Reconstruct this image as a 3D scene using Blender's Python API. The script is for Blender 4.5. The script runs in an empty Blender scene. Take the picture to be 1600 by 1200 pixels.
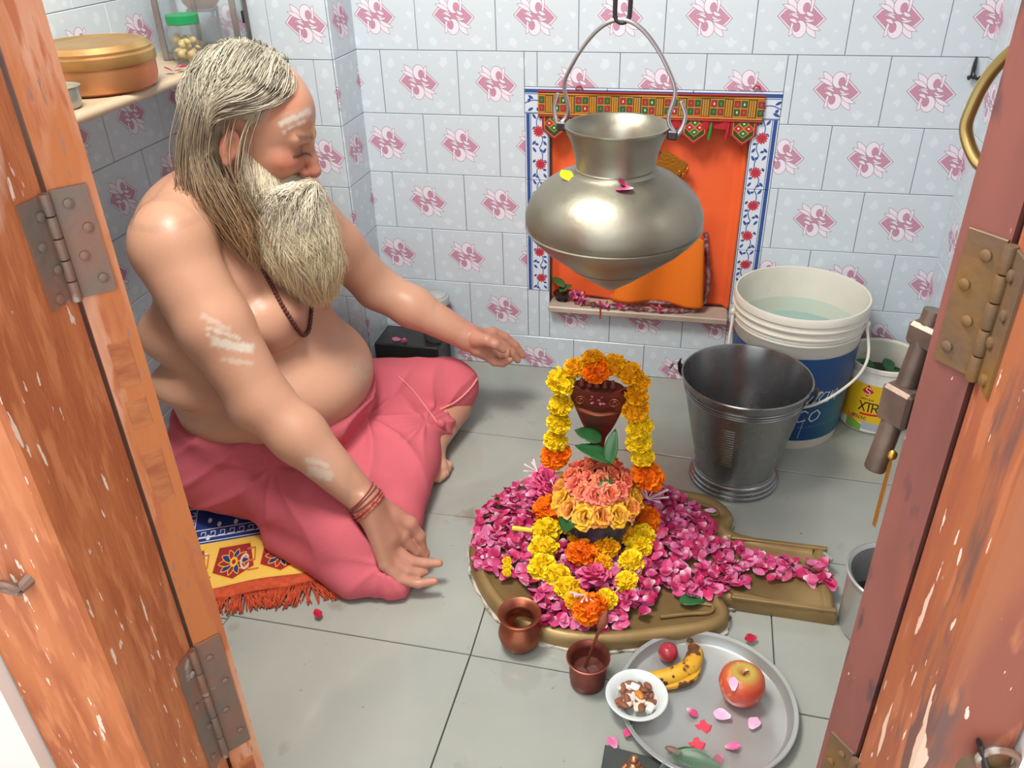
import bpy, bmesh, math, random
import numpy as np
from mathutils import Vector, Matrix
from mathutils.bvhtree import BVHTree
rng = np.random.default_rng(7)
random.seed(7)
COL = bpy.context.scene.collection
SC = bpy.context.scene
# ------------------------------------------------------------------ camera
FPX = 1298.78
CR = np.array([[0.97636707,0.21473083,-0.02445416],[0.09083029,-0.5103847,-0.85513585],[-0.19610506,0.83270531,-0.51782688]])
CP = np.array([0.70504143,-2.08391946,1.22592156])
cam_d = bpy.data.cameras.new('camera'); cam = bpy.data.objects.new('camera', cam_d); COL.objects.link(cam)
mw = Matrix.Identity(4)
for i in range(3):
    mw[i][0] = CR[0][i]; mw[i][1] = -CR[1][i]; mw[i][2] = -CR[2][i]; mw[i][3] = CP[i]
cam.matrix_world = mw
cam_d.sensor_width = 36; cam_d.lens = 36*FPX/1600; cam_d.clip_start = .02
SC.camera = cam
# ------------------------------------------------------------------ light, world, exposure
SC.view_settings.view_transform = 'Standard'; SC.view_settings.look = 'None'
SC.view_settings.gamma = 1; SC.view_settings.use_curve_mapping = False
SC.view_settings.exposure = 0.38
wd = bpy.data.worlds.new('world'); SC.world = wd; wd.use_nodes = True
bg = wd.node_tree.nodes['Background']; bg.inputs[0].default_value = (.93,.96,1,1); bg.inputs[1].default_value = 1.15
def area(name, loc, target, size, power, col=(1,1,1)):
    l = bpy.data.lights.new(name,'AREA'); l.shape='RECTANGLE'; l.size=size[0]; l.size_y=size[1]; l.energy=power; l.color=col
    o = bpy.data.objects.new(name,l); COL.objects.link(o); o.location=loc
    o.rotation_euler = (Vector(target)-Vector(loc)).to_track_quat('-Z','Y').to_euler(); return o
area('ceiling_lamp_light',(.12,-1.15,2.1),(.40,-.6,0),(.5,.5),35,(1,.97,.92))
area('sky_through_doorway',(.15,-3.0,2.6),(.45,-.8,.3),(1.6,1.6),25,(.97,.98,1))
def smat(lx): return lx
# ------------------------------------------------------------------ helpers
def S(r,g,b):
    f=lambda c:(c/255/12.92) if c/255<=.04045 else ((c/255+.055)/1.055)**2.4
    return (f(r),f(g),f(b),1)
def pxpt(u,v,x=None,y=None,z=None):       # world point seen in that direction, lying on the given plane
    d = CR.T@np.array([(u-800)/FPX,(v-600)/FPX,1.])
    t = (x-CP[0])/d[0] if x is not None else ((y-CP[1])/d[1] if y is not None else (z-CP[2])/d[2])
    return CP+t*d
def M(name, col, rough=.5, metal=0., col2=None, ns=8., nd=4., lo=.35, hi=.65, bump=0., bs=40., stretch=None,
      coat=0., spec=.5, trans=0., alpha=1., sss=0., ior=1.45, extra=None, vcol=None, img=None, imgbump=0, rough2=None):
    m = bpy.data.materials.new(name); m.use_nodes=True; nt=m.node_tree; N=nt.nodes; L=nt.links
    b = N['Principled BSDF']; b.inputs['Base Color'].default_value=col; b.inputs['Roughness'].default_value=rough
    b.inputs['Metallic'].default_value=metal; b.inputs['Coat Weight'].default_value=coat
    b.inputs['Specular IOR Level'].default_value=spec; b.inputs['Transmission Weight'].default_value=trans
    b.inputs['Alpha'].default_value=alpha; b.inputs['IOR'].default_value=ior
    if sss: b.inputs['Subsurface Weight'].default_value=sss; b.inputs['Subsurface Radius'].default_value=(1,.35,.2); b.inputs['Subsurface Scale'].default_value=.008
    tc = N.new('ShaderNodeTexCoord'); mp=N.new('ShaderNodeMapping'); L.new(tc.outputs['Object'],mp.inputs[0])
    if stretch: mp.inputs['Scale'].default_value=stretch
    src=None
    if img is not None:
        t=N.new('ShaderNodeTexImage'); t.image=img; src=t.outputs[0]; uv=N.new('ShaderNodeUVMap'); L.new(uv.outputs[0],t.inputs[0])
    if vcol:
        a=N.new('ShaderNodeVertexColor'); a.layer_name=vcol; src=a.outputs[0]
    def noise(sc,de=4.):
        n=N.new('ShaderNodeTexNoise'); n.inputs['Scale'].default_value=sc; n.inputs['Detail'].default_value=de; L.new(mp.outputs[0],n.inputs[0]); return n.outputs[0]
    def ramp(x,lo,hi):
        r=N.new('ShaderNodeMapRange'); r.inputs[1].default_value=lo; r.inputs[2].default_value=hi; L.new(x,r.inputs[0]); return r.outputs[0]
    def mix(fac,a,bb):
        x=N.new('ShaderNodeMix'); x.data_type='RGBA'
        if isinstance(fac,float): x.inputs[0].default_value=fac
        else: L.new(fac,x.inputs[0])
        for i,v in ((6,a),(7,bb)):
            if isinstance(v,tuple): x.inputs[i].default_value=v
            else: L.new(v,x.inputs[i])
        return x.outputs[2]
    if col2 is not None:
        src = mix(ramp(noise(ns,nd),lo,hi), src if src is not None else col, col2)
    for e in (extra or []):          # (scale, lo, hi, colour) overlay patches
        src = mix(ramp(noise(e[0],5.),e[1],e[2]), src if src is not None else col, e[3])
    if src is not None: L.new(src,b.inputs['Base Color'])
    if rough2 is not None:
        r=N.new('ShaderNodeMapRange'); r.inputs[1].default_value=.35; r.inputs[2].default_value=.65; r.inputs[3].default_value=rough; r.inputs[4].default_value=rough2
        L.new(noise(ns*1.7,5.),r.inputs[0]); L.new(r.outputs[0],b.inputs['Roughness'])
    if bump:
        bp=N.new('ShaderNodeBump'); bp.inputs['Strength'].default_value=bump; bp.inputs['Distance'].default_value=.002
        L.new(noise(bs,6.),bp.inputs['Height']); L.new(bp.outputs[0],b.inputs['Normal'])
    return m
WPOS={}
def setp(o,label=None,cat=None,group=None,kind=None):
    if label: o['label']=label
    if cat: o['category']=cat
    if group: o['group']=group
    if kind: o['kind']=kind
    return o
def thing(name,loc,label,cat,group=None,kind=None):
    o=bpy.data.objects.new(name,None); o.empty_display_size=.02; COL.objects.link(o); o.location=loc; WPOS[o.name]=np.array(loc,float)
    return setp(o,label,cat,group,kind)
def raw(name,vf,mat=None,smooth=True,uv=None,cols=None,attrs=None):
    v,f=vf[0],vf[1]; me=bpy.data.meshes.new(name); v=np.asarray(v,float)
    me.from_pydata(v.tolist(),[],[tuple(int(i) for i in a) for a in f]); 
    if mat: me.materials.append(mat)
    if smooth is True: me.shade_smooth()
    elif smooth: me.shade_smooth(); me.set_sharp_from_angle(angle=math.radians(smooth))
    if uv is not None:
        ul=me.uv_layers.new(name='UVMap'); li=np.empty(len(me.loops),int); me.loops.foreach_get('vertex_index',li)
        ul.data.foreach_set('uv',np.asarray(uv,float)[li].ravel())
    if cols is not None:
        c=np.ones((len(v),4)); cc=np.asarray(cols); c[:,:cc.shape[1]]=cc
        a=me.color_attributes.new('Col','FLOAT_COLOR','POINT'); a.data.foreach_set('color',c.ravel())
    return me
def obj(name,vf,mat,parent=None,origin=None,smooth=35,label=None,cat=None,group=None,kind=None,uv=None,cols=None):
    v=np.asarray(vf[0],float); 
    if origin is None: origin=WPOS[parent.name] if parent else np.array([(v[:,0].min()+v[:,0].max())/2,(v[:,1].min()+v[:,1].max())/2,v[:,2].min()])
    origin=np.array(origin,float)
    me=raw(name,(v-origin,vf[1]),mat,smooth,uv,cols); o=bpy.data.objects.new(name,me); COL.objects.link(o)
    WPOS[o.name]=origin
    if parent: o.parent=parent; o.location=origin-WPOS[parent.name]
    else: o.location=origin
    return setp(o,label,cat,group,kind)
def J(*parts):
    V=[];F=[];n=0
    for v,f in parts:
        v=np.asarray(v,float); V.append(v); F+= [tuple(int(i)+n for i in a) for a in f]; n+=len(v)
    return np.concatenate(V),F
def box(x0,x1,y0,y1,z0,z1,b=0.):
    if b<=0:
        v=[(x,y,z) for x in (x0,x1) for y in (y0,y1) for z in (z0,z1)]
        return np.array(v,float),[(0,1,3,2),(4,6,7,5),(0,4,5,1),(2,3,7,6),(0,2,6,4),(1,5,7,3)]
    # chamfered box: 24 verts
    V=[];idx={}
    lo=(x0,y0,z0);hi=(x1,y1,z1)
    for sx in (0,1):
        for sy in (0,1):
            for sz in (0,1):
                s=(sx,sy,sz)
                for ax in range(3):
                    p=[ (hi[i]-(b if i!=ax else 0)) if s[i] else (lo[i]+(b if i!=ax else 0)) for i in range(3)]
                    idx[(s,ax)]=len(V); V.append(p)
    F=[]
    for ax in range(3):
        o1,o2=[a for a in range(3) if a!=ax]
        for side in (0,1):
            q=[]
            for a,c in ((0,0),(1,0),(1,1),(0,1)):
                s=[0,0,0]; s[ax]=side; s[o1]=a; s[o2]=c; q.append(idx[(tuple(s),ax)])
            F.append(tuple(q))
    for ax in range(3):
        o1,o2=[a for a in range(3) if a!=ax]
        for a in (0,1):
            for c in (0,1):
                s0=[0,0,0]; s0[o1]=a; s0[o2]=c; s1=list(s0); s1[ax]=1; s0=tuple(s0); s1=tuple(s1)
                F.append((idx[(s0,o1)],idx[(s1,o1)],idx[(s1,o2)],idx[(s0,o2)]))
    for sx in (0,1):
        for sy in (0,1):
            for sz in (0,1):
                s=(sx,sy,sz); F.append((idx[(s,0)],idx[(s,1)],idx[(s,2)]))
    return fixn(np.array(V),F)
def fixn(V,F):
    c=V.mean(0); G=[]
    for f in F:
        p=V[list(f)]; n=np.cross(p[1]-p[0],p[2]-p[0]); G.append(f if np.dot(n,p.mean(0)-c)>0 else f[::-1])
    return V,G
def lathe(prof,c=(0,0,0),seg=48,close=True,sx=1.,sy=1.):
    """prof: list of (r,z) outside bottom to top (closed over the inside if wanted)"""
    V=[];F=[];n=len(prof); a=np.linspace(0,2*math.pi,seg,endpoint=False)
    for r,z in prof:
        V.append(np.stack([c[0]+r*np.cos(a)*sx,c[1]+r*np.sin(a)*sy,np.full(seg,c[2]+z)],1))
    V=np.concatenate(V)
    for i in range(n-1):
        for j in range(seg):
            k=(j+1)%seg; F.append((i*seg+j,i*seg+k,(i+1)*seg+k,(i+1)*seg+j))
    return V,F
def frame(t):
    t=t/np.linalg.norm(t); u=np.array([0,0,1.]) if abs(t[2])<.9 else np.array([1.,0,0])
    a=np.cross(t,u); a/=np.linalg.norm(a); return a,np.cross(t,a)
def tube(path,r,seg=10,cap=True,flat=1.,up=None):
    P=np.asarray(path,float); n=len(P); R=np.full(n,r,float) if np.isscalar(r) else np.asarray(r,float)
    V=[];F=[]; T=np.gradient(P,axis=0); a0=None
    for i in range(n):
        t=T[i]/(np.linalg.norm(T[i])+1e-12)
        if a0 is None:
            a,b=frame(t)
            if up is not None: b=np.array(up,float)-np.dot(up,t)*t; b/=np.linalg.norm(b); a=np.cross(b,t)
        else:
            a=a0-np.dot(a0,t)*t; a/=np.linalg.norm(a)+1e-12; b=np.cross(t,a)
            if up is not None: pass
        a0=a
        ang=np.linspace(0,2*math.pi,seg,endpoint=False)
        V.append(P[i]+R[i]*(np.outer(np.cos(ang),a)+flat*np.outer(np.sin(ang),b)))
    V=np.concatenate(V)
    for i in range(n-1):
        for j in range(seg):
            k=(j+1)%seg; F.append((i*seg+j,i*seg+k,(i+1)*seg+k,(i+1)*seg+j))
    if cap: F.append(tuple(range(seg))[::-1]); F.append(tuple((n-1)*seg+j for j in range(seg)))
    return V,F
def curve(pts,n=24,closed=False):
    """Catmull-Rom through pts"""
    P=np.asarray(pts,float); m=len(P)
    if closed: Q=np.concatenate([P[-1:],P,P[:2]]); segs=m
    else: Q=np.concatenate([2*P[:1]-P[1:2],P,2*P[-1:]-P[-2:-1]]); segs=m-1
    out=[]
    for x in np.linspace(0,segs,n,endpoint=not closed):
        i=min(int(x),segs-1); t=x-i; a,b,c,d=Q[i:i+4]
        out.append(.5*((2*b)+(-a+c)*t+(2*a-5*b+4*c-d)*t*t+(-a+3*b-3*c+d)*t**3))
    return np.array(out)
def ball(c,r,seg=16,rings=10):
    r=np.array([r,r,r],float) if np.isscalar(r) else np.array(r,float)
    V=[(0,0,-1)]; F=[]
    for i in range(1,rings):
        th=math.pi*i/rings
        for j in range(seg):
            ph=2*math.pi*j/seg; V.append((math.sin(th)*math.cos(ph),math.sin(th)*math.sin(ph),-math.cos(th)))
    V.append((0,0,1)); V=np.array(V)*r+np.array(c)
    for j in range(seg):
        k=(j+1)%seg; F.append((0,1+k,1+j)); F.append((len(V)-1,1+(rings-2)*seg+j,1+(rings-2)*seg+k))
        for i in range(rings-2): F.append((1+i*seg+j,1+i*seg+k,1+(i+1)*seg+k,1+(i+1)*seg+j))
    return V,F
def prism(poly,z0,z1,b=0.):
    """extrude polygon (ccw in xy); with a chamfer b on top"""
    P=np.asarray(poly,float); n=len(P); c=P.mean(0); lay=[(P,z0),(P,z1-b)]
    if b>0: lay.append((P-b*pn(P),z1))
    V=np.concatenate([np.column_stack([p,np.full(n,z)]) for p,z in lay]); F=[]
    for i in range(len(lay)-1):
        for j in range(n): k=(j+1)%n; F.append((i*n+j,i*n+k,(i+1)*n+k,(i+1)*n+j))
    F.append(tuple(range(n))[::-1]); F.append(tuple((len(lay)-1)*n+j for j in range(n)))
    return V,F
def pn(P):
    d=np.roll(P,-1,0)-np.roll(P,1,0); n=np.column_stack([d[:,1],-d[:,0]]); return n/(np.linalg.norm(n,axis=1)[:,None]+1e-12)
def sheet(fn,nu,nv,thick=0.):
    """fn(u,v)->xyz arrays ; returns verts, faces, uv"""
    u,v=np.meshgrid(np.linspace(0,1,nu),np.linspace(0,1,nv),indexing='ij'); P=np.stack(fn(u,v),-1)
    uv=np.stack([u,v],-1).reshape(-1,2); F=[]
    for i in range(nu-1):
        for j in range(nv-1): F.append((i*nv+j,(i+1)*nv+j,(i+1)*nv+j+1,i*nv+j+1))
    V=P.reshape(-1,3)
    if thick:
        du=np.gradient(P,axis=0); dv=np.gradient(P,axis=1); n=np.cross(du,dv); n/=np.linalg.norm(n,axis=-1,keepdims=True)+1e-12
        n0=len(V); V=np.concatenate([V,(P-n*thick).reshape(-1,3)]); F+= [tuple(a+n0 for a in f[::-1]) for f in list(F)]
        per=[i*nv for i in range(nu)]+[(nu-1)*nv+j for j in range(1,nv)]+[i*nv+nv-1 for i in range(nu-2,-1,-1)]+[j for j in range(nv-2,0,-1)]
        for a,b2 in zip(per,per[1:]+per[:1]): F.append((a,a+n0,b2+n0,b2))
        uv=np.concatenate([uv,uv])
    return V,F,uv
def xf(vf,rot=None,loc=(0,0,0),sc=1.):
    v=np.asarray(vf[0],float)*sc
    if rot is not None: v=v@np.array(rot).T
    return (v+np.array(loc),)+tuple(vf[1:])
def rz(a): c,s=math.cos(a),math.sin(a); return np.array([[c,-s,0],[s,c,0],[0,0,1.]])
def rx(a): c,s=math.cos(a),math.sin(a); return np.array([[1.,0,0],[0,c,-s],[0,s,c]])
def ry(a): c,s=math.cos(a),math.sin(a); return np.array([[c,0,s],[0,1.,0],[-s,0,c]])
# ------------------------------------------------------------------ raster painter (flat print only)
class Img:
    def __init__(s,w,h,bgc): s.w,s.h=w,h; s.a=np.zeros((h,w,3)); s.a[:]=bgc; s.Y,s.X=np.mgrid[0:h,0:w].astype(float)
    def put(s,m,c):
        m=np.clip(m,0,1)[...,None]; s.a=s.a*(1-m)+np.array(c,float)*m
    def poly(s,P,c,o=None,ow=1.5):
        P=np.asarray(P,float); ins=np.zeros((s.h,s.w),bool); d=np.full((s.h,s.w),1e9)
        for (x0,y0),(x1,y1) in zip(P,np.roll(P,-1,0)):
            if y0!=y1:
                cnd=((y0>s.Y)!=(y1>s.Y))&(s.X<(x1-x0)*(s.Y-y0)/(y1-y0)+x0); ins^=cnd
            d=np.minimum(d,s._sd(x0,y0,x1,y1))
        s.put(np.where(ins,1,np.clip(.5-d+.5,0,1)*.5),c)
        if o is not None: s.put(np.clip(ow/2+.5-d,0,1),o)
    def _sd(s,x0,y0,x1,y1):
        dx,dy=x1-x0,y1-y0; L=dx*dx+dy*dy+1e-9; t=np.clip(((s.X-x0)*dx+(s.Y-y0)*dy)/L,0,1); return np.hypot(s.X-x0-t*dx,s.Y-y0-t*dy)
    def line(s,P,c,w=2.):
        d=np.full((s.h,s.w),1e9)
        for (x0,y0),(x1,y1) in zip(P[:-1],P[1:]): d=np.minimum(d,s._sd(x0,y0,x1,y1))
        s.put(np.clip(w/2+.5-d,0,1),c)
    def disc(s,x,y,r,c,ry_=None):
        k=np.hypot((s.X-x),(s.Y-y)*(r/(ry_ or r))); s.put(np.clip(r+.5-k,0,1),c)
    def rect(s,x0,y0,x1,y1,c): s.put(((s.X>=x0)&(s.X<x1)&(s.Y>=y0)&(s.Y<y1)).astype(float),c)
    def leaf(s,x0,y0,x1,y1,w,c,o=None,ow=1.5,bend=0.):
        t=np.linspace(0,1,12); d=np.array([x1-x0,y1-y0]); n=np.array([-d[1],d[0]])/(np.hypot(*d)+1e-9)
        mid=np.array([x0,y0])+np.outer(t,d)+np.outer(np.sin(t*math.pi)*bend,n); hw=w*np.sin(t*math.pi)**.8
        P=np.concatenate([mid+hw[:,None]*n,(mid-hw[:,None]*n)[::-1][1:-1]]); s.poly(P,c,o,ow)
    def make(s,name):
        im=bpy.data.images.new(name,s.w,s.h); px=np.ones((s.h,s.w,4),np.float32); px[...,:3]=np.clip(s.a[::-1]/255.,0,1); im.pixels.foreach_set(px.ravel()); im.pack(); im.update(); return im
GL={'A':[[(0,0),(.5,1),(1,0)],[(.2,.4),(.8,.4)]],'N':[[(0,0),(0,1),(1,0),(1,1)]],'D':[[(0,0),(0,1),(.6,1),(1,.6),(1,.4),(.6,0),(0,0)]],'R':[[(0,0),(0,1),(.7,1),(.95,.75),(.7,.5),(0,.5)],[(.5,.5),(1,0)]],
 'X':[[(0,0),(1,1)],[(0,1),(1,0)]],'T':[[(0,1),(1,1)],[(.5,1),(.5,0)]],'S':[[(1,.85),(.7,1),(.25,1),(0,.8),(.15,.58),(.85,.42),(1,.2),(.75,0),(.25,0),(0,.15)]],'K':[[(0,0),(0,1)],[(1,1),(0,.45),(1,0)]],
 'e':[[(.1,.3),(.85,.35),(.8,.6),(.5,.68),(.15,.5),(.1,.25),(.4,0),(.9,.1)]],'c':[[(.85,.55),(.5,.68),(.15,.5),(.1,.25),(.4,0),(.9,.1)]],'o':[[(.5,.68),(.15,.5),(.12,.2),(.45,0),(.85,.15),(.9,.45),(.5,.68)]],
 's':[[(.8,.6),(.4,.68),(.2,.5),(.7,.28),(.7,.05),(.1,0)]],'a':[[(.8,.6),(.4,.66),(.1,.3),(.35,0),(.8,.3),(.85,.65),(.8,.1),(1,0)]],'n':[[(.1,.65),(.1,0),(.2,.45),(.6,.68),(.8,.5),(.8,0)]],'w':[[(0,.66),(.2,0),(.5,.5),(.75,0),(1,.66)]],
 'i':[[(.4,.66),(.4,0)]],'l':[[(.4,1),(.4,.05),(.7,0)]],'r':[[(.2,.65),(.2,0),(.3,.5),(.8,.66)]],'u':[[(.1,.66),(.1,.15),(.4,0),(.8,.2),(.8,.66),(.8,0)]],'p':[[(.1,.66),(.1,-.9)],[(.1,.6),(.6,.66),(.85,.4),(.6,.02),(.1,.1)]]}
def text(im,s,x,y,h,c,w=2.,sp=1.2,sl=0.,asp=.7):
    for ch in s:
        for st in GL.get(ch,[]): im.line([(x+a*h*asp+b*h*sl,y-b*h) for a,b in st],c,w)
        x+=h*asp*sp
# ------------------------------------------------------------------ materials of the setting
TW=.2; TH=.15456; ZF=.873264; XL=-.165; XR=1.298; XW=-.552; YP=-.145; YD=-1.50
def tile_image():
    w,h=400,310; im=Img(w,h,(199,211,218)); r=np.random.default_rng(3)
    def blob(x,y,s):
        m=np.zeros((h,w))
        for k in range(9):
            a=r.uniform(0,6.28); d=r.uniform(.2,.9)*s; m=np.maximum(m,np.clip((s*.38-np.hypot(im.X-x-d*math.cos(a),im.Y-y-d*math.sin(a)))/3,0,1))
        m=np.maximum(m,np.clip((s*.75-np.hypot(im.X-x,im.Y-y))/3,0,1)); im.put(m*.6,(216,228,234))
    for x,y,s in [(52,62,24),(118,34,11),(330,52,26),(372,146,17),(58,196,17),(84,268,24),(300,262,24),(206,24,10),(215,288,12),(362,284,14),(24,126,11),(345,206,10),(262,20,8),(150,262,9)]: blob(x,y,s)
    cx,cy=192,152; pk=(190,140,160); wh=(226,220,230); ol=(156,128,146); k=.86
    def T(P,f): return [(cx+f*a*k,cy-f*b*k) for a,b in P]
    B=[(-120,6),(-88,42),(-40,52),(0,62),(44,66),(120,-6),(88,-42),(40,-52),(0,-62),(-44,-66)]
    im.poly(T(B,1),wh,ol,3)
    im.poly(T([(a*.90,b*.86) for a,b in B],1),pk,ol,1)
    for f in (1,-1):
        def L(x0,y0,x1,y1,wd,b=0,c=wh): im.leaf(cx+f*x0*k,cy-f*y0*k,cx+f*x1*k,cy-f*y1*k,wd*k,c,ol,2,b*k)
        L(-18,26,-82,98,17,0); L(-22,22,-102,62,11,5)
        L(44,22,52,92,13,-10)
        im.poly(T([(4+35*math.cos(a),56+42*math.sin(a)) for a in np.linspace(0,6.1,28)],f),wh,ol,2.2)
        im.poly(T([(18+17*math.cos(a),46+24*math.sin(a)) for a in np.linspace(0,6.1,22)],f),pk,ol,1.5)
        L(18,28,60,8,9,4); L(-70,10,-14,16,6,-4); L(10,6,58,-14,6,4)
    return im.make('tile_print')
TIMG=tile_image()
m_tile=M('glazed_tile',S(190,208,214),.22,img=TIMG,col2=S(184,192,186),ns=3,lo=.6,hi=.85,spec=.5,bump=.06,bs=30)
m_grout=M('grout',S(92,104,108),.8,bump=.2)
m_edge=M('tile_plain',S(186,202,206),.25)
WHOLES={}
def subtract(R,H):
    (a0,a1,b0,b1),(c0,c1,d0,d1)=R,H
    if c0>=a1 or c1<=a0 or d0>=b1 or d1<=b0: return [R]
    o=[]
    if c0>a0: o.append((a0,c0,b0,b1)); a0=c0
    if c1<a1: o.append((c1,a1,b0,b1)); a1=c1
    if d0>b0: o.append((a0,a1,b0,d0))
    if d1<b1: o.append((a0,a1,d1,b1))
    return o
def tile_wall(wall,O,U,N,umin,umax,zmin,zmax,off0,holes=(),uvflip=False,big=None):
    """tiles on the plane through O along U (unit) with normal N; off0: u of a joint in the row above ZF"""
    O,U,N=np.array(O,float),np.array(U,float),np.array(N,float); g=.0006; t=.004; b=.0012
    for k in range(-7,7):
        zb,zt=ZF+k*TH,ZF+(k+1)*TH
        if zt<=zmin+.004 or zb>=zmax-.004: continue
        off=off0+(TW/2 if k%2 else 0)
        i0=int(math.floor((umin-off)/TW)); i1=int(math.ceil((umax-off)/TW))
        for i in range(i0,i1):
            ua,ub=off+i*TW,off+(i+1)*TW
            rs=[(max(ua,umin),min(ub,umax),max(zb,zmin),min(zt,zmax))]
            for h in holes: rs=[q for r0 in rs for q in subtract(r0,h)]
            for (a,c,d,e) in rs:
                if c-a<.006 or e-d<.006: continue
                key=tuple(round(x,4) for x in (a-ua,c-ua,d-zb,e-zb))+(tuple(U),tuple(N))
                org=O+U*ua+np.array([0,0,zb])
                if key not in WHOLES:
                    jt=rng.uniform(-.0004,.0004)
                    x0,x1,y0,y1=a-ua+g,c-ua-g,d-zb+g,e-zb-g
                    P=[];UV=[]
                    for (x,y,dd) in [(x0,y0,0),(x1,y0,0),(x1,y1,0),(x0,y1,0),(x0,y0,t-b),(x1,y0,t-b),(x1,y1,t-b),(x0,y1,t-b),(x0+b,y0+b,t),(x1-b,y0+b,t),(x1-b,y1-b,t),(x0+b,y1-b,t)]:
                        P.append(U*x+N*dd+np.array([0,0,y])); uu=x/TW; UV.append(((1-uu) if uvflip else uu,y/TH))
                    F=[(8,9,10,11)]
                    for q in range(4):
                        r=(q+1)%4; F+=[(q,r,4+r,4+q),(4+q,4+r,8+r,8+q)]
                    if np.dot(np.cross(U,[0,0,1]),N)<0: F=[f[::-1] for f in F]
                    WHOLES[key]=raw('tile',(P,F),m_tile,False,uv=UV)
                o=bpy.data.objects.new('tile',WHOLES[key]); COL.objects.link(o); o.parent=wall
                o.location=org-WPOS[wall.name]+N*rng.uniform(-.0005,.0003)
def wallobj(name,b,label,mat=m_grout):
    return obj(name,box(*b),mat,smooth=False,label=label,cat='wall',kind='structure')
def rot_ok(): pass
ZT=2.15
# back wall with the recessed niche
NX0,NX1,NZ0,NZ1=.330,.818,.212,.728       # niche opening
BX0,BX1,BZ1=.268,.880,.792                # outside of the printed border
wb=obj('wall_back',J(box(XL,NX0,0,.12,0,ZT),box(NX1,XR+.1,0,.12,0,ZT),box(NX0,NX1,0,.12,0,NZ0),box(NX0,NX1,0,.12,NZ1,ZT),box(NX0,NX1,.10,.12,NZ0,NZ1)),m_grout,smooth=False,label='pale blue tiled back wall with pink printed motifs and an orange niche',cat='wall',kind='structure')
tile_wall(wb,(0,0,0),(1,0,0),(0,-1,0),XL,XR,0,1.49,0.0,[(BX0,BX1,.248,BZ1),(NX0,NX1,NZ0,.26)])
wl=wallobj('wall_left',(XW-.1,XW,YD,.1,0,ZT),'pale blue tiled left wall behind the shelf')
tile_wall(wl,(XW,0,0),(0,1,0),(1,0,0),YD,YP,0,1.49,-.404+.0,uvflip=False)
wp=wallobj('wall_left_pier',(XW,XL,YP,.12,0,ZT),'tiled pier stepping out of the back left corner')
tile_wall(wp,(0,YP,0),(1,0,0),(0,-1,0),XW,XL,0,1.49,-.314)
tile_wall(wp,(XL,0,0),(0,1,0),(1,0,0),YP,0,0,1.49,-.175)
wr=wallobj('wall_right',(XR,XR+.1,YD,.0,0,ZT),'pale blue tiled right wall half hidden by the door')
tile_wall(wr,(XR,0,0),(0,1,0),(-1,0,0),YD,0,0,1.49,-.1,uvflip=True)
m_plain=M('limewash',S(225,225,215),.8,col2=S(205,205,195))
obj('ceiling',box(XW-.1,XR+.1,YD-.05,.12,ZT,ZT+.06),m_plain,smooth=False,label='plain white ceiling',cat='ceiling',kind='structure')
# floor of worn marble slabs
m_slab=M('worn_marble',S(162,165,156),.17,col2=S(144,150,143),ns=4.,nd=6,lo=.3,hi=.7,extra=[(9,.66,.78,S(130,124,108)),(2.2,.55,.8,S(158,160,150)),(60,.72,.78,S(104,106,98))],rough2=.07,spec=.55,bump=.05,bs=60)
m_joint=M('slab_joint',S(96,98,88),.8)
fl=obj('floor',box(XW-.05,XR+.05,YD-.6,.12,-.06,-.006),m_joint,smooth=False,label='worn grey marble slab floor',cat='floor',kind='structure')
def slab(P,h=None):
    P=np.array(P,float); c=P.mean(0); n=pn(P); Q=P-.0016*n
    if h is None: h=rng.uniform(-.0006,.0006)
    obj('slab',prism(Q,-.02,h,.0012),m_slab,fl,smooth=False)
xe,xw2=XR,XW
def quad(a,b,c,d): slab([a,b,c,d])
# rows between the joints y = 0 | -.365 | -.695 | -1.07 | -1.45 ...
quad((xw2,-.355),(-.02,-.362),(-.02,0),(xw2,0)); quad((-.02,-.362),(.62,-.375),(.62,0),(-.02,0)); quad((.62,-.375),(xe,-.405),(xe,0),(.62,0))
quad((xw2,-.70),(.1,-.70),(.1,-.364),(xw2,-.355)); quad((.1,-.70),(.66,-.690),(.66,-.378),(.1,-.364)); quad((.66,-.690),(xe,-.70),(xe,-.405),(.66,-.378))
quad((xw2,-1.10),(-.118,-1.08),(-.095,-.70),(xw2,-.70)); quad((-.118,-1.07),(.373,-1.073),(.368,-.695),(-.095,-.70)); quad((.373,-1.073),(.92,-1.085),(.92,-.695),(.368,-.695)); quad((.92,-1.085),(xe,-1.095),(xe,-.70),(.92,-.695))
quad((xw2,-1.55),(-.165,-1.55),(-.118,-1.08),(xw2,-1.10)); quad((-.165,-1.55),(.364,-1.55),(.373,-1.073),(-.118,-1.07)); quad((.364,-1.55),(.86,-1.55),(.86,-1.083),(.373,-1.073)); quad((.86,-1.55),(xe,-1.55),(xe,-1.095),(.86,-1.083))
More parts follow.
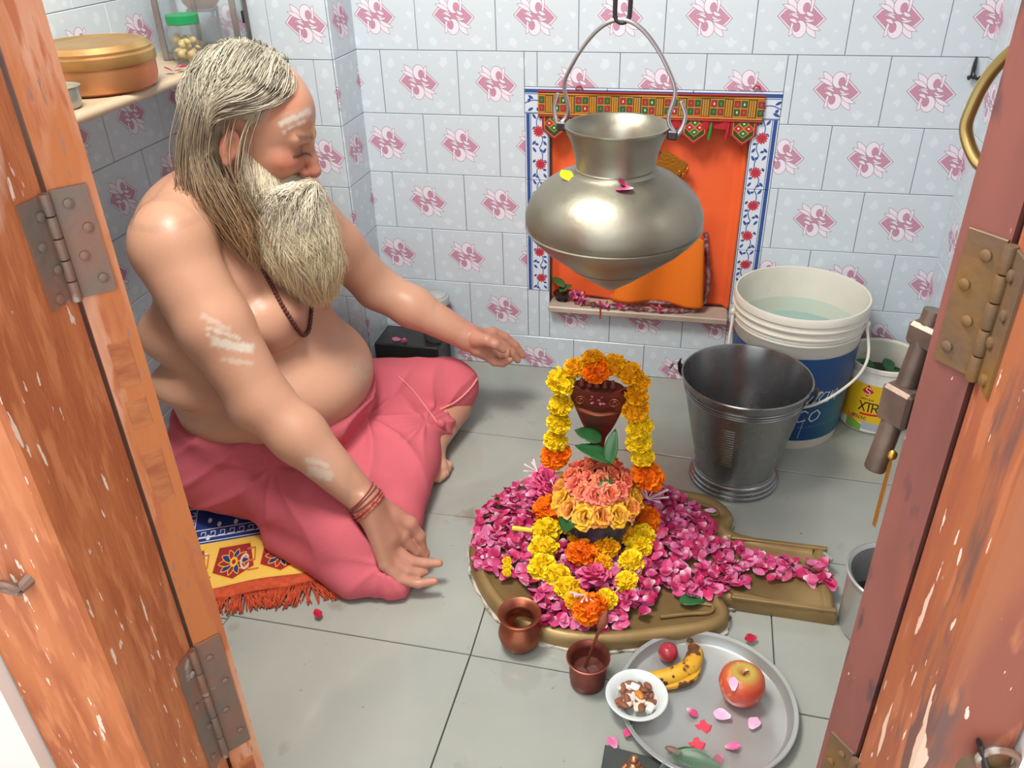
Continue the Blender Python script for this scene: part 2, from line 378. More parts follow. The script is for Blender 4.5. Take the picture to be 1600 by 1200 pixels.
# printed border tiles round the niche
def border_image(vert=True,n=6):
    w,h=110,150*n; im=Img(w,h,(206,216,226)); bl=(52,82,142); rd=(176,52,66)
    im.rect(6,0,22,h,bl); im.rect(25,0,28,h,bl); im.rect(104,0,107,h,bl)
    for i in range(n):
        y0=i*150
        sgn=1 if i%2 else -1
        t=np.linspace(0,1,14); im.line([(66+20*sgn*math.sin(a*6.283)*.7,y0+a*150) for a in t],bl,4)
        for (x,y,dx,dy) in [(50,20,-16,-22),(82,24,14,-24),(48,118,-16,18),(84,118,14,20),(66,8,16,8),(62,136,-18,-6),(80,98,18,4),(46,54,-12,14),(88,54,10,16)]:
            im.leaf(x,y0+y,x+dx,y0+y+dy,5.5,bl)
        cx=66+4*sgn; cy=y0+75
        for k in range(12):
            a=k*math.pi/6; im.leaf(cx,cy,cx+27*math.cos(a),cy+27*math.sin(a),6,rd,(222,190,196),1)
        im.disc(cx,cy,15,rd)
    if not vert: im.a=np.rot90(im.a,-1).copy(); im.h,im.w=w,h
    return im.make('border_print')
bI=border_image(); bH=border_image(False)
m_bv=M('border_tile_print',S(210,220,230),.25,img=bI); m_bh=M('border_tile_print_top',S(210,220,230),.25,img=bH)
def border_piece(x0,x1,z0,z1,mat,flip=False,vert=True,seg=(0,1)):
    t=.006;b=.0012;y=0; g=.0006
    x0+=g;x1-=g;z0+=g;z1-=g
    P=[(x0,y,z0),(x1,y,z0),(x1,y,z1),(x0,y,z1),(x0,y-t+b,z0),(x1,y-t+b,z0),(x1,y-t+b,z1),(x0,y-t+b,z1),(x0+b,y-t,z0+b),(x1-b,y-t,z0+b),(x1-b,y-t,z1-b),(x0+b,y-t,z1-b)]
    F=[(8,9,10,11)]+[f for q in range(4) for f in ((q,(q+1)%4,4+(q+1)%4,4+q),(4+q,4+(q+1)%4,8+(q+1)%4,8+q))]
    UV=[]
    for p in P:
        a=(p[0]-x0)/(x1-x0); c=(p[2]-z0)/(z1-z0)
        if vert: UV.append(((1-a) if flip else a, seg[0]+(seg[1]-seg[0])*c))
        else: UV.append((seg[0]+(seg[1]-seg[0])*a, c))
    obj('border_tile',(np.array(P),F),mat,wb,smooth=False,uv=UV)
zs=[.248,.4,.56,NZ1]
for i in range(3):
    border_piece(BX0,NX0,zs[i],zs[i+1],m_bv,False,True,(i/3,(i+1)/3)); border_piece(NX1,BX1,zs[i],zs[i+1],m_bv,True,True,(i/3,(i+1)/3))
xs=[BX0,BX0+.204,BX0+.408,BX1]
for i in range(3): border_piece(xs[i],xs[i+1],NZ1,BZ1,m_bh,False,False,(i/3,(i+1)/3))
# ------------------------------------------------------------------ door frame, leaves and outer wall
WX=dict(stretch=(14,14,1.2))
m_woodL=M('worn_orange_door_wood',S(188,108,62),.42,col2=S(168,90,50),ns=3.0,nd=8,lo=.42,hi=.58,extra=[(9,.50,.60,S(196,118,72)),(1.6,.60,.63,S(204,148,118)),(17,.665,.675,S(226,200,182)),(2.3,.62,.70,S(124,88,74))],bump=.6,bs=22,stretch=(8,8,1.5),rough2=.6)
m_woodS=M('stripped_door_edge_wood',S(188,110,58),.5,col2=S(206,148,116),ns=1.6,nd=8,lo=.46,hi=.54,extra=[(8,.56,.64,S(180,100,58)),(22,.66,.68,S(156,110,92))],bump=.5,bs=10,stretch=(9,9,1.6))  # orange and pinkish worn wood tones mixed by noise
m_woodR=M('dull_red_door_wood',S(134,80,70),.45,col2=S(114,68,60),ns=2.5,nd=8,extra=[(9,.58,.66,S(92,64,62)),(3,.6,.8,S(160,84,56)),(26,.71,.74,S(214,190,170))],bump=.35,bs=14,stretch=(6,6,1.6),rough2=.6)
m_woodR2=M('orange_brown_jamb_wood',S(158,92,58),.45,col2=S(140,76,58),ns=2.,nd=8,lo=.44,hi=.56,extra=[(3,.58,.64,S(110,76,68)),(9,.56,.64,S(172,104,70)),(5,.665,.675,S(216,184,160)),(22,.67,.68,S(222,200,186))],bump=.35,bs=14,stretch=(6,6,1.3),rough2=.6)
m_dark=M('dark_gap',S(46,30,24),.9)
m_mar=M('outer_white_marble',S(236,232,224),.35,col2=S(226,216,204),ns=3)
m_hinge=M('painted_worn_hinge_steel',S(122,108,96),.5,.35,col2=S(150,104,84),ns=18,extra=[(30,.6,.66,S(176,168,158))],bump=.5,bs=90)
m_hingeR=M('rusty_ochre_hinge_steel',S(104,84,66),.55,.3,col2=S(132,96,44),ns=14,extra=[(30,.6,.7,S(84,70,64))],bump=.5,bs=90)
def vprism(P,z0,z1,b=0.): return prism(P,z0,z1,b)
JX0,JX1=.196,.905; YH=-1.536
# left jamb: reveal face x=JX0 from YH to -1.632, front face to x=.075
tl=obj('trim_1',vprism([(.075,-1.645),(JX0-.004,-1.645),(JX0,-1.641),(JX0,YH),(.0,YH),(.0,-1.60),(.075,-1.60)],0,1.95),m_woodL,smooth=False,label='left door jamb of worn orange wood',cat='door frame',kind='structure')
tr=obj('trim_2',vprism([(JX1,YH),(JX1,-1.641),(JX1+.004,-1.645),(.962,-1.645),(.962,-1.60),(1.1,-1.60),(1.1,YH)],0,1.95),m_woodR2,smooth=False,label='right door jamb of scuffed brown wood',cat='door frame',kind='structure')
obj('trim_3',box(.0,1.1,-1.645,YH,1.95,2.05,.004),m_woodR2,smooth=False,label='wooden door head above the opening',cat='door frame',kind='structure')
wf=obj('wall_front',J(box(XW-.1,.0,-1.61,YD,0,ZT),box(-.9,.073,-1.66,-1.602,0,ZT),box(1.1,XR+.1,-1.61,YD,0,ZT),box(.965,1.9,-1.655,-1.602,0,ZT),box(.0,1.1,-1.61,YD,2.05,ZT)),m_mar,smooth=False,label='white marble facing beside the doorway',cat='wall',kind='structure')
obj('outer_step',box(-.9,1.9,-2.6,-1.64,-.1,-.008),m_mar,smooth=False,label='white marble threshold outside the doorway',cat='step',kind='structure')
# leaves: opened far back so that only the hinge edge faces the camera
def leaf(name,hx,sgn,mat_e,mat_f,label,ang=50.,th=.036,wid=.40):
    a=math.radians(ang); d=np.array([-sgn*math.sin(a),math.cos(a)]); e=np.array([sgn*math.cos(a),math.sin(a)])  # d along the leaf, e across the edge
    p0=np.array([hx,YH+.002])+.0015*e
    P=[p0,p0+e*th,p0+e*th+d*wid,p0+d*wid]
    if sgn<0: P=P[::-1]
    t=thing(name,(p0[0],p0[1],0.006),label,'door',kind='structure')
    obj('stile',vprism(P,.006,1.94,.002),mat_e,t,smooth=False)
    return t,p0,e,d
dl,pL,eL,dL=leaf('door_1',JX0+.002,1,m_woodS,m_woodL,'left door leaf folded open showing its hinged edge')
dr,pR,eR,dR=leaf('door_2',JX1-.002,-1,m_woodR,m_woodR,'right door leaf folded open with brass pull and bolt')
def at(p,e,d,s,t,z): q=p+e*s+d*t; return np.array([q[0],q[1],z])
# through-tenons seen on the left leaf's edge
m_ten=M('tenon_end_grain',S(186,116,66),.6,col2=S(160,84,48),ns=9,stretch=(3,3,9),bump=.4,bs=40)
for z,h in ((.835,.046),(.79,.03),(.70,.06),(.205,.075)):
    A=at(pL,eL,dL,.008,-.0006,z);
    q=[pL+eL*.008-dL*.0008,pL+eL*.026-dL*.0008,pL+eL*.026+dL*.004,pL+eL*.008+dL*.004]
    obj('tenon',vprism(q,z,z+h,.0008),m_ten,dl,smooth=False)
def hinge(nm,p,e,d,z0,z1,sgn,mat,label,par):
    t=thing(nm,(p[0],p[1],z0),label,None); t.parent=par; t.location=np.array([p[0],p[1],z0])-WPOS[par.name]
    q=[p+e*.001-d*.0022,p+e*.029-d*.0022,p+e*.029+d*.001,p+e*.001+d*.001]
    if sgn<0: q=q[::-1]
    obj('leaf_plate',vprism(q,z0,z1,.0006),mat,t,smooth=False)
    # plate on the jamb reveal
    x=JX0 if sgn>0 else JX1
    q=[(x-.001*sgn,YH-.001),(x+.0022*sgn,YH-.001),(x+.0022*sgn,YH-.03),(x-.001*sgn,YH-.03)]
    if sgn>0: q=q[::-1]
    obj('jamb_plate',vprism(q,z0+.002,z1-.002,.0006),mat,t,smooth=False)
    kx=x+.004*sgn
    n=5
    for i in range(n):
        a=z0+(z1-z0)*i/n; b=z0+(z1-z0)*(i+1)/n-.0012
        obj('knuckle',lathe([(0,a-z0),(.0042,a-z0),(.0046,a-z0+.001),(.0046,b-z0-.001),(.0042,b-z0),(0,b-z0)],(kx,YH-.003,z0),12),mat,t)
    for i in range(4):
        z=z0+(z1-z0)*(.14+.24*i); s=.012 if i%2 else .021
        c=p+e*s-d*.0022; c3=np.array([c[0],c[1],z]); ax=np.array([-d[0],-d[1],0])
        obj('screw',tube([c3-ax*.001,c3+ax*.0015,c3+ax*.0026],[.0042,.0042,.0024],12),mat,t)
        c3=np.array([x+.0022*sgn,YH-(.012 if i%2 else .02),z-.004]); ax=np.array([sgn,0,0.])
        obj('screw',tube([c3-ax*.001,c3+ax*.0015,c3+ax*.0026],[.0042,.0042,.0024],12),mat,t)
hinge('door_hinge',pL,eL,dL,.93,1.024,1,m_hinge,'upper grey steel hinge on the left door beside the shelf',dl)
hinge('door_hinge',pL,eL,dL,.31,.50-.0,1,m_hinge,'lower whitish steel hinge at the bottom of the left door',dl)
hinge('door_hinge',pR,eR,dR,.925,1.024,-1,m_hingeR,'upper rusty ochre hinge on the right door',dr)
hinge('door_hinge',pR,eR,dR,.41,.505,-1,m_hingeR,'lower hinge on the right door near the tray',dr)
# ------------------------------------------------------------------ metals, plastics, plants
m_brass=M('aged_brass',S(158,134,88),.38,.45,col2=S(136,112,72),ns=9,rough2=.5,bump=.2,bs=30)
m_steel=M('brushed_steel',S(150,150,150),.22,.95,rough2=.3,ns=12)
m_steel2=M('dull_steel',S(176,180,177),.28,.5,rough2=.36,ns=10)
m_potm=M('hammered_nickel_pot',S(156,154,138),.34,.88,col2=S(138,132,118),ns=5,rough2=.5,bump=.55,bs=22)
m_copper=M('copper',S(176,104,78),.36,.85,col2=S(128,74,56),ns=12,rough2=.5,bump=.15)
m_copper2=M('reddish_copper',S(150,84,70),.4,.75,col2=S(110,60,52),ns=14,rough2=.5,bump=.2)
m_copbright=M('bright_copper',S(214,128,88),.36,.7,col2=S(196,140,96),ns=7,rough2=.5)
m_brlid=M('brassy_lid',S(190,158,100),.36,.7,col2=S(176,132,84),ns=6,rough2=.5,bump=.3)
m_iron=M('dark_iron',S(70,68,70),.45,.8,bump=.3)
m_wire=M('galvanised_wire',S(188,188,190),.3,.9)
m_gold=M('polished_brass',S(208,164,76),.25,.95,rough2=.35)
m_brpull=M('patinated_brass_pull',S(172,152,96),.32,.85,col2=S(150,126,76),ns=12,rough2=.45)
m_white=M('white_plastic',S(222,220,208),.4,col2=S(206,200,184),ns=5,extra=[(14,.66,.72,S(196,152,84))])
m_whitein=M('bucket_inside',S(196,212,204),.4,col2=S(206,200,180),ns=4)
m_china=M('white_glazed_bowl',S(206,214,212),.15)
m_green=M('green_plastic',S(28,140,82),.35)
m_glass=M('clear_plastic',S(226,234,230),.08,trans=.85,alpha=.42,ior=1.2)
m_glassp=M('pane_glass',S(190,205,212),.08,trans=.6,alpha=.35,ior=1.1)
m_stoneg=M('beige_shelf_stone',S(206,188,158),.3,col2=S(188,168,140),ns=4)
m_sill=M('cream_sill_marble',S(190,178,160),.4,col2=S(160,140,124),ns=5)
m_black=M('black_stone',S(52,54,52),.3,col2=S(40,40,40),bump=.2)
m_leafm=M('leaf_green',S(34,86,48),.35,col2=S(52,106,56),ns=20)
m_tin=M('worn_zinc_frame',S(138,134,130),.5,.4,col2=S(112,104,100),ns=12)
# ---------------- shelf and what stands on it
obj('wall_shelf',J(box(XW+.002,-.345,-1.25,YP-.001,.885,.905,.004),tube([(-.345,-1.25,.895),(-.345,YP-.002,.895)],.010,12)),m_stoneg,label='long beige stone shelf along the left wall',cat='shelf')
ZS=.9055
t=thing('lidded_box',(-.425,-.635,ZS),'round copper box with a domed brass lid on the left shelf','container')
obj('body',lathe([(0,0),(.092,0),(.101,.006),(.105,.02),(.106,.05),(.1,.052),(0,.05)],(-.425,-.635,ZS),64),m_copbright,t)
obj('lid',lathe([(.108,.048),(.109,.05),(.109,.066),(.104,.069),(.1045,.074),(.095,.083),(.088,.084),(.082,.080),(.05,.083),(0,.084)],(-.425,-.635,ZS),64),m_brlid,t)
t=thing('steel_bowl',(-.385,-.80,ZS),'small steel bowl in front of the copper box on the shelf','bowl')
obj('bowl',lathe([(0,0),(.026,0),(.031,.006),(.034,.036),(.036,.037),(.0335,.036),(.030,.008),(0,.004)],(-.385,-.80,ZS),40),m_steel2,t)
obj('paste',lathe([(.0325,.026),(.02,.03),(0,.031)],(-.385,-.80,ZS),24),M('yellow_paste',S(222,196,70),.6),t)
c=(-.385,-.385,ZS)
t=thing('plastic_jar',c,'clear plastic jar with a green lid holding pale sweets on the shelf','jar')
obj('body',lathe([(0,.001),(.027,.001),(.031,.006),(.042,.055),(.0425,.064),(.036,.078),(.03,.08),(.03,.09)],c,40),m_glass,t)
obj('lid',lathe([(.0325,.08),(.0335,.081),(.0335,.097),(.032,.0985),(0,.0985)],c,40),m_green,t)
m_sweet=M('pale_sweet',S(214,196,132),.55,col2=S(198,170,140),ns=30,bump=.3)
for k in range(34):
    a=rng.uniform(0,6.28); z=.009+.045*(k/34); r=rng.uniform(0,.021+z*.15); s=rng.uniform(.006,.010)
    obj('sweet',xf(ball((0,0,0),(s,s*.9,s*.7),8,6),rx(rng.uniform(0,3))@rz(a),(c[0]+r*math.cos(a),c[1]+r*math.sin(a),c[2]+z)),m_sweet,t)
# small metal-framed glass lantern case standing cornerwise
c0=np.array([-.415,-.252,ZS]); t=thing('glass_case',tuple(c0),'old grey metal framed glass case at the far end of the shelf','glass case')
A=rz(math.radians(20)); hw=.080
def rbx(x0,x1,y0,y1,z0,z1,b=.0008): return xf(box(x0,x1,y0,y1,z0,z1,b),A,c0)
cs=[(-hw,-hw),(hw,-hw),(hw,hw),(-hw,hw)]
for (x,y) in cs: obj('post',rbx(x-.006,x+.006,y-.006,y+.006,0,.20),m_tin,t)
for i in range(4):
    (x,y),(x2,y2)=cs[i],cs[(i+1)%4]
    for z in (.0,.19): obj('rail',rbx(min(x,x2)-.005,max(x,x2)+.005,min(y,y2)-.005,max(y,y2)+.005,z+.0005,z+.012),m_tin,t) if False else obj('rail',rbx(min(x,x2)-.004,max(x,x2)+.004,min(y,y2)-.004,max(y,y2)+.004,z+.0005,z+.012),m_tin,t)
    if i!=2: obj('pane',rbx(min(x,x2)-.001,max(x,x2)+.001,min(y,y2)-.001,max(y,y2)+.001,.012,.19,0),m_glassp,t)
obj('inner_post',rbx(-.004,.004,-hw-.004,-hw+.004,.01,.2),m_tin,t)
obj('latch',rbx(hw+.004,hw+.010,-.01,.01,.06,.085),m_iron,t)
obj('copper_pot',lathe([(0,0),(.03,0),(.04,.012),(.042,.03),(.03,.046),(.034,.055),(.030,.055),(0,.045)],(c0[0],c0[1],ZS+.095),32),m_copbright,None,label='little copper pot inside the glass case',cat='pot')  # plain bright copper colour, no emission
obj('pot_stand',J(rbx(-.03,.03,-.03,.03,.088,.0945),*[rbx(a-.003,a+.003,b2-.003,b2+.003,.0005,.09) for a in (-.026,.026) for b2 in (-.026,.026)]),m_tin,None,label='small metal stand inside the glass case under the copper pot',cat='stand')
# ---------------- petals
def petal_mesh(name,seed,col_a,col_b):
    r=np.random.default_rng(seed); w=1.0;c1=r.uniform(.25,.5);c2=r.uniform(-.1,.35)
    def fn(u,v):
        U=(u-.5)*2; hw_=np.sin(np.clip(v*.86+.12,0,1)*math.pi)**.6*(.35+.65*v)
        x=U*hw_*.52; y=v-.5-.06*np.cos(U*2.5)*(v>.8)*0+0; z=c1*(x**2)*1.4+c2*(v-.5)**2*1.2+.04*np.sin(U*4+seed)*v
        return x,y-.05*np.abs(U)*v,z
    V,F,uv=sheet(fn,6,6); V=V*.024
    t=uv[:,1][:,None]; a=np.array(col_a[:3]);b=np.array(col_b[:3]); k=np.clip((.42-t)/.42,0,1)**1.3
    cols=a*(1-k)+b*k
    return raw(name,(V,F),m_petal,True,cols=cols)
m_petal=M('rose_petal',S(200,40,110),.42,vcol='Col',sss=.0,spec=.35)
DK=[S(188,44,94),S(164,32,80),S(196,70,120),S(204,106,150)]; LT=[S(222,160,186),S(208,120,160),S(232,200,212)]
PM=[petal_mesh('rose_petal',k,DK[k%4],LT[k%3]) for k in range(8)]
PALE=[petal_mesh('pale_petal',20+k,S(224,172,204),S(236,206,218)) for k in range(2)]
RED=petal_mesh('red_petal',31,S(170,24,50),S(190,60,80))
YEL=petal_mesh('yellow_petal',33,S(226,200,30),S(220,180,30))
def petal(p,label=None,group=None,mesh=None,sc=1.,tilt=None,parent=None,rot=None,name='rose_petal'):
    me=mesh or PM[rng.integers(len(PM))]; o=bpy.data.objects.new(name,me); COL.objects.link(o)
    ti=.5 if tilt is None else tilt
    R_=Matrix.Rotation(rng.uniform(0,6.28) if rot is None else rot,3,'Z')@Matrix.Rotation(rng.normal(0,ti),3,'X')@Matrix.Rotation(rng.normal(0,ti),3,'Y')
    o.matrix_basis=Matrix.Translation(Vector(p))@R_.to_4x4()@Matrix.Scale(sc,4); WPOS[o.name]=np.array(p,float)
    if parent: o.parent=parent; o.matrix_basis=Matrix.Translation(Vector(np.array(p)-WPOS[parent.name]))@R_.to_4x4()@Matrix.Scale(sc,4)
    return setp(o,label,'petal' if label else None,group)
for i,(x,y,l) in enumerate([(-.365,-.50,'bright pink petal on the shelf closest to the copper box'),(-.352,-.475,'bright pink petal on the shelf between box and jar'),(-.37,-.46,'bright pink petal leaning on the green lidded jar')]):
    petal((x,y,ZS+.009),l,'petals on the shelf',PM[i],.95,.3)
# ---------------- niche: orange relief, cloth, ornament, toran, sill
m_or=M('orange_vermilion_paint',S(240,104,48),.6,col2=S(226,92,48),ns=6,bump=.3,bs=16)
def relief(u,v):
    x=NX0+.004+u*(NX1-NX0-.008); z=NZ0+.003+v*(NZ1-NZ0-.006)
    cx=(x-.555); y=.048-.030*np.exp(-((cx/.13)**2+((z-.46)/.2)**2))-.018*np.exp(-((cx-.14)/.05)**2-((z-.42)/.12)**2)-.016*np.exp(-((cx+.13)/.04)**2-((z-.4)/.14)**2)-.006*np.sin(cx*40+z*18)*np.exp(-(cx/.2)**2)
    e=np.clip(np.abs(u-.5)*2-.93,0,1)/.07; y=y-e*.02
    return x,y,z
V,F,_=sheet(relief,60,60,.012); F=[f[::-1] for f in F]
obj('idol_relief',(V,F),m_or,None,label='orange painted relief idol filling the wall niche',cat='idol',smooth=True)
m_ocl=M('marigold_orange_cloth',S(226,116,22),.65,bump=.2,bs=20); m_silv=M('silver_tinsel',S(176,150,150),.35,.6,col2=S(120,70,80),ns=60,lo=.4,hi=.6,bump=1.,bs=160)
def q3(a,b,c,d,y0,y1):
    return lambda u,v:((1-u)*((1-v)*a[0]+v*d[0])+u*((1-v)*b[0]+v*c[0]), y0+(y1-y0)*v-.014*np.sin(u*9)*(1-v*.6)-.02, (1-u)*((1-v)*a[1]+v*d[1])+u*((1-v)*b[1]+v*c[1]))
V,F,_=sheet(q3((.50,.235),(.75,.232),(.735,.42),(.60,.50),.012,.016),26,26,.004)
t=thing('deity_cloth',(.63,.02,.235),'bright orange cloth with a silver edge draped on the niche idol','cloth')
obj('drape',(V,F),m_ocl,t,smooth=True)
obj('tinsel_edge',J(tube(curve([(.752,.018,.234),(.757,.012,.30),(.745,.02,.38),(.737,.03,.43)],30),[.006+.0015*math.sin(i*2.1) for i in range(30)],8),tube(curve([(.50,.012,.236),(.6,.004,.233),(.69,.004,.234),(.752,.014,.236)],36),[.0055+.0018*math.sin(i*2.4) for i in range(36)],8)),m_silv,t)
gp=(.635,-.0,.60)
t=thing('idol_ornament',gp,'gold tinsel ornament on the idol right of the hanging pot','ornament')
m_tg=M('gold_tinsel',S(176,116,36),.35,.7,bump=1.,bs=200)
obj('plaque',xf(box(-.036,.036,-.003,.003,-.026,.026,.002),ry(.5),(gp[0],gp[1]-.005,gp[2]+.012)),m_tg,t)
for k in range(9): obj('fringe_bead',ball((gp[0]-.03+.009*k,gp[1]-.008,gp[2]-.03+.004*k-.01*(k%2)),(.0045,.004,.009),8,6),m_tg,t)
obj('tie',tube(curve([(gp[0]-.06,.015,gp[2]+.08),(gp[0]-.03,.01,gp[2]+.04),(gp[0],.012,gp[2]+.01)],12),.008,8,flat=.4),M('dark_red_ribbon',S(150,30,34),.6),t)
# toran
def toran_image():
    w,h=1100,70; im=Img(w,h,(60,64,34)); og=(214,136,48)
    im.rect(0,5,w,9,og); im.rect(0,61,w,65,og)
    n=10
    for i in range(n+1):
        x=-30+i*110
        im.rect(x,12,x+66,58,(96,66,34))
        for a in range(2):
            for b in range(2):
                c=(150,44,44) if (a+b)%2==0 else (44,92,44); im.rect(x+3+a*32,14+b*22,x+31+a*32,34+b*22,c); im.disc(x+17+a*32,24+b*22,4,(200,200,190) if (i*3+a+b)%4==0 else (96,120,90))
        im.line([(x,12),(x+66,12),(x+66,58),(x,58),(x,12)],og,2.5); im.line([(x+33,12),(x+33,58)],og,2.5); im.line([(x,35),(x+66,35)],og,2.5)
        for a in range(3):
            for b in range(6): im.disc(x+76+a*11,16+b*7.7,4.2,(222,150,40)); im.disc(x+76+a*11,16+b*7.7,1.6,(70,40,20))
    return im.make('toran_print')
def pennant_image():
    im=Img(120,140,(150,34,40)); og=(214,136,48)
    im.poly([(12,0),(108,0),(108,78),(60,122),(12,78)],(48,66,34),og,3)
    for (a,b,c) in ((60,18,(44,110,50)),(36,44,(170,40,48)),(84,44,(170,40,48)),(60,70,(44,110,50))):
        im.poly([(a,b-24),(a+24,b),(a,b+24),(a-24,b)],c,og,3); im.disc(a,b,5,(220,220,210))
    return im.make('pennant_print')
t=thing('toran',(.60,-.02,.73),'embroidered green and orange door hanging with pointed pennants over the niche','door hanging')
a,b=pxpt(840,143,y=-.016),pxpt(1196,150,y=-.016); a2,b2=pxpt(838,180,y=-.018),pxpt(1193,190,y=-.018)
tx0,tx1=a[0],b[0]; tz1=(a[2]+b[2])/2; tz0=(a2[2]+b2[2])/2-.002
V,F,uv=sheet(lambda u,v:(tx0+u*(tx1-tx0),-.013-.002*np.sin(u*14)+0*v,tz0+v*(tz1-tz0)),40,4,.005)
obj('band',(V,F),M('toran_cloth',S(200,130,50),.8,img=toran_image(),bump=.3,bs=200),t,uv=uv)
obj('piping',tube([(tx0,-.015,tz1),(tx1,-.015,tz1),(tx1,-.015,tz0),(tx0,-.015,tz0)],.0022,6),M('red_piping',S(160,40,36),.7),t)
PN=M('pennant_cloth',S(150,40,40),.8,img=pennant_image(),bump=.3,bs=200); RC=M('red_flap_cloth',S(166,34,40),.8)
W_=(tx1-tx0); 
for k in range(5):
    cx=tx0+W_*(.075+.2125*k); hw2=.030
    P=[(cx-hw2,0),(cx+hw2,0),(cx+hw2,-.034),(cx,-.060),(cx-hw2,-.034)]
    V=[(x,-.014,tz0+.002+z) for x,z in P]+[(x,-.011,tz0+.002+z) for x,z in P]; F=[(4,3,2,1,0),(5,6,7,8,9)]+[(i,(i+1)%5,5+(i+1)%5,5+i) for i in range(5)]
    uv=[((x-cx)/(2*hw2)*1.0+.5,1+z/.0605) for x,z in P]*2
    obj('pennant',(np.array(V),F),PN,t,smooth=False,uv=uv)
    if k<4:
        mx=cx+.10625*W_; V,F,_=sheet(lambda u,v:(mx-.045+.09*u,-.010-.003*np.sin(u*12),tz0+.004-.024*v),14,3,.002); obj('flap',(V,F),RC,t)
        for s,cl in ((-.018,(52,130,60)),(.022,(176,30,50))):
            obj('tassel',tube(curve([(mx+s,-.016,tz0-.004),(mx+s-.001,-.017,tz0-.02),(mx+s-.004,-.016,tz0-.045)],8),[.0015,.0022,.0028,.0032,.0036,.0038,.0036,.003],8),M('tassel_thread',S(*cl),.8),t)
for px in (905,1182):
    p=pxpt(px,142,y=-.012); obj('hanging_loop',tube([(p[0]+.008*math.cos(a_),-.012,p[2]+.003+.008*math.sin(a_)) for a_ in np.linspace(0,math.pi,10)],.002,6),RC,t)
# sill with lamp, garland
obj('niche_sill',box(.3315,.8165,-.035,.040,.197,.2145,.003),m_sill,None,label='cream marble sill below the orange niche',cat='sill')
t=thing('oil_lamp',(.365,.012,.2115),'small dark oil lamp at the left end of the niche sill','lamp')
obj('bowl',lathe([(0,0),(.018,0),(.012,.006),(.012,.012),(.026,.022),(.028,.026),(.024,.027),(0,.02)],(.365,.012,.2115),28),m_iron,t)
obj('wick',tube([(.365,.012,.232),(.38,.006,.245)],.002,6),m_black,t)
def leafm(L,w,fold=.25,curl=.2,n=9):
    def fn(u,v):
        U=(u-.5)*2; hw_=np.sin(np.clip(v,0,1)**.8*math.pi)**.75*w/2+1e-5
        return U*hw_, v*L, np.abs(U)*hw_*fold - curl*L*(v-.3)**2
    V,F,uv=sheet(fn,7,n,.0005); return V,F
def leafobj(name,p,L,w,rot,label,cat='leaf',parent=None,mat=None,**k):
    return obj(name,xf(leafm(L,w,**k),rot,p),mat or m_leafm,parent,label=label,cat=None if parent else cat,smooth=True)
leafobj('leaf',(.372,-.006,.262),.06,.03,rz(.9)@rx(.3),'fresh green leaf lying over the oil lamp on the sill')
leafobj('leaf',(.36,-.01,.25),.05,.028,rz(-.6)@rx(.2),'drooping green leaf beside the oil lamp in the niche')
t=thing('petal_garland',(.55,-.012,.212),'pink petal and silver tinsel garland along the niche sill','garland')
gp=curve([(.385,.0,.245),(.43,-.012,.226),(.47,-.02,.222),(.53,-.02,.221),(.60,-.022,.220),(.68,-.018,.221),(.74,.0,.222)],40)
obj('tinsel',tube(gp,[.0065+.003*math.sin(i*1.9) for i in range(40)],8),m_silv,t)
for k in range(52):
    s=rng.choice([rng.uniform(.06,.16),rng.uniform(.36,.9)]); p=gp[int(s*39)]+rng.normal(0,.005,3)+np.array([0,-.004,.006])
    petal(p,None,None,PM[k%4],.8,.9,parent=t,name='petal')
obj('red_string',tube([(.476,-.038,.225),(.4775,-.039,.205),(.477,-.039,.19)],.0018,6),RC,t)
# ---------------- hanging pot
pc=(.572,-.74,0.); 
prof=[(0,.607),(.012,.609),(.045,.632),(.085,.664),(.118,.690),(.140,.712),(.1485,.733),(.148,.748),(.140,.768),(.124,.788),(.100,.805),(.078,.814),(.0665,.818),(.064,.823),(.0665,.842),(.072,.862),(.0805,.884),(.084,.888),(.0835,.891),(.079,.890),(.070,.862),(.064,.842),(.062,.823),(.09,.800),(.13,.765),(.144,.742),(.13,.706),(.08,.664),(0,.614)]
t=thing('hanging_pot',(.566,-.74,.607),'dull nickel water pot with a pointed base hanging above the flowers','pot')
obj('body',lathe(prof,pc,96),m_potm,t,smooth=60)
for z,r in ((.823,.0655),(.724,.1478),(.655,.0735)): obj('ridge',lathe([(r-.002,z-.0015),(r+.0012,z),(r-.002,z+.0015)],pc,96),m_potm,t)
rt=.0835; 
def onrim(a,r=rt,z=.889): return np.array([pc[0]+r*math.cos(a),pc[1]+r*math.sin(a),z])
a0=math.radians(170); a1=math.radians(-12)
for a in (a0,a1):
    p=onrim(a,rt+.004,.882); obj('lug',J(xf(box(-.004,.012,-.009,.009,-.006,.008,.002),rz(a),p)),m_iron,t)
L0,L1=onrim(a0,rt+.012,.888),onrim(a1,rt+.012,.888); top=pxpt(968,30,y=-.742)
mid=(L0+L1)/2
hp=[L0+[-.004,0,.045],L0+[-.010,0,.022],L0+[-.004,-.004,-.002],L0+[.008,0,.006],L0+[.013,0,.022],L0+[.006,0,.06]]
for s in np.linspace(.12,.88,9):
    x=L0[0]*(1-s)+L1[0]*s; y=mid[1]+(L0[1]-mid[1])*(1-2*s)*.9; z=.90+.145*math.sin(math.pi*(s*.88+.06))**.78
    hp.append(np.array([x,y,z]))
hp+=[L1+[-.006,0,.06],L1+[-.013,0,.022],L1+[-.008,0,.006],L1+[.004,-.004,-.002],L1+[.012,0,.022],L1+[.004,0,.045]]
hh=curve(hp,120); hh[:,2]+=0; obj('handle',tube(hh,.0033,10),m_wire,t)
ztop=hh[:,2].max(); it=hh[:,2].argmax(); hx,hy=hh[it,0],hh[it,1]
t=thing('ceiling_hook',(hx,hy,ztop),'dark iron hook and rod from which the water pot hangs','hook')
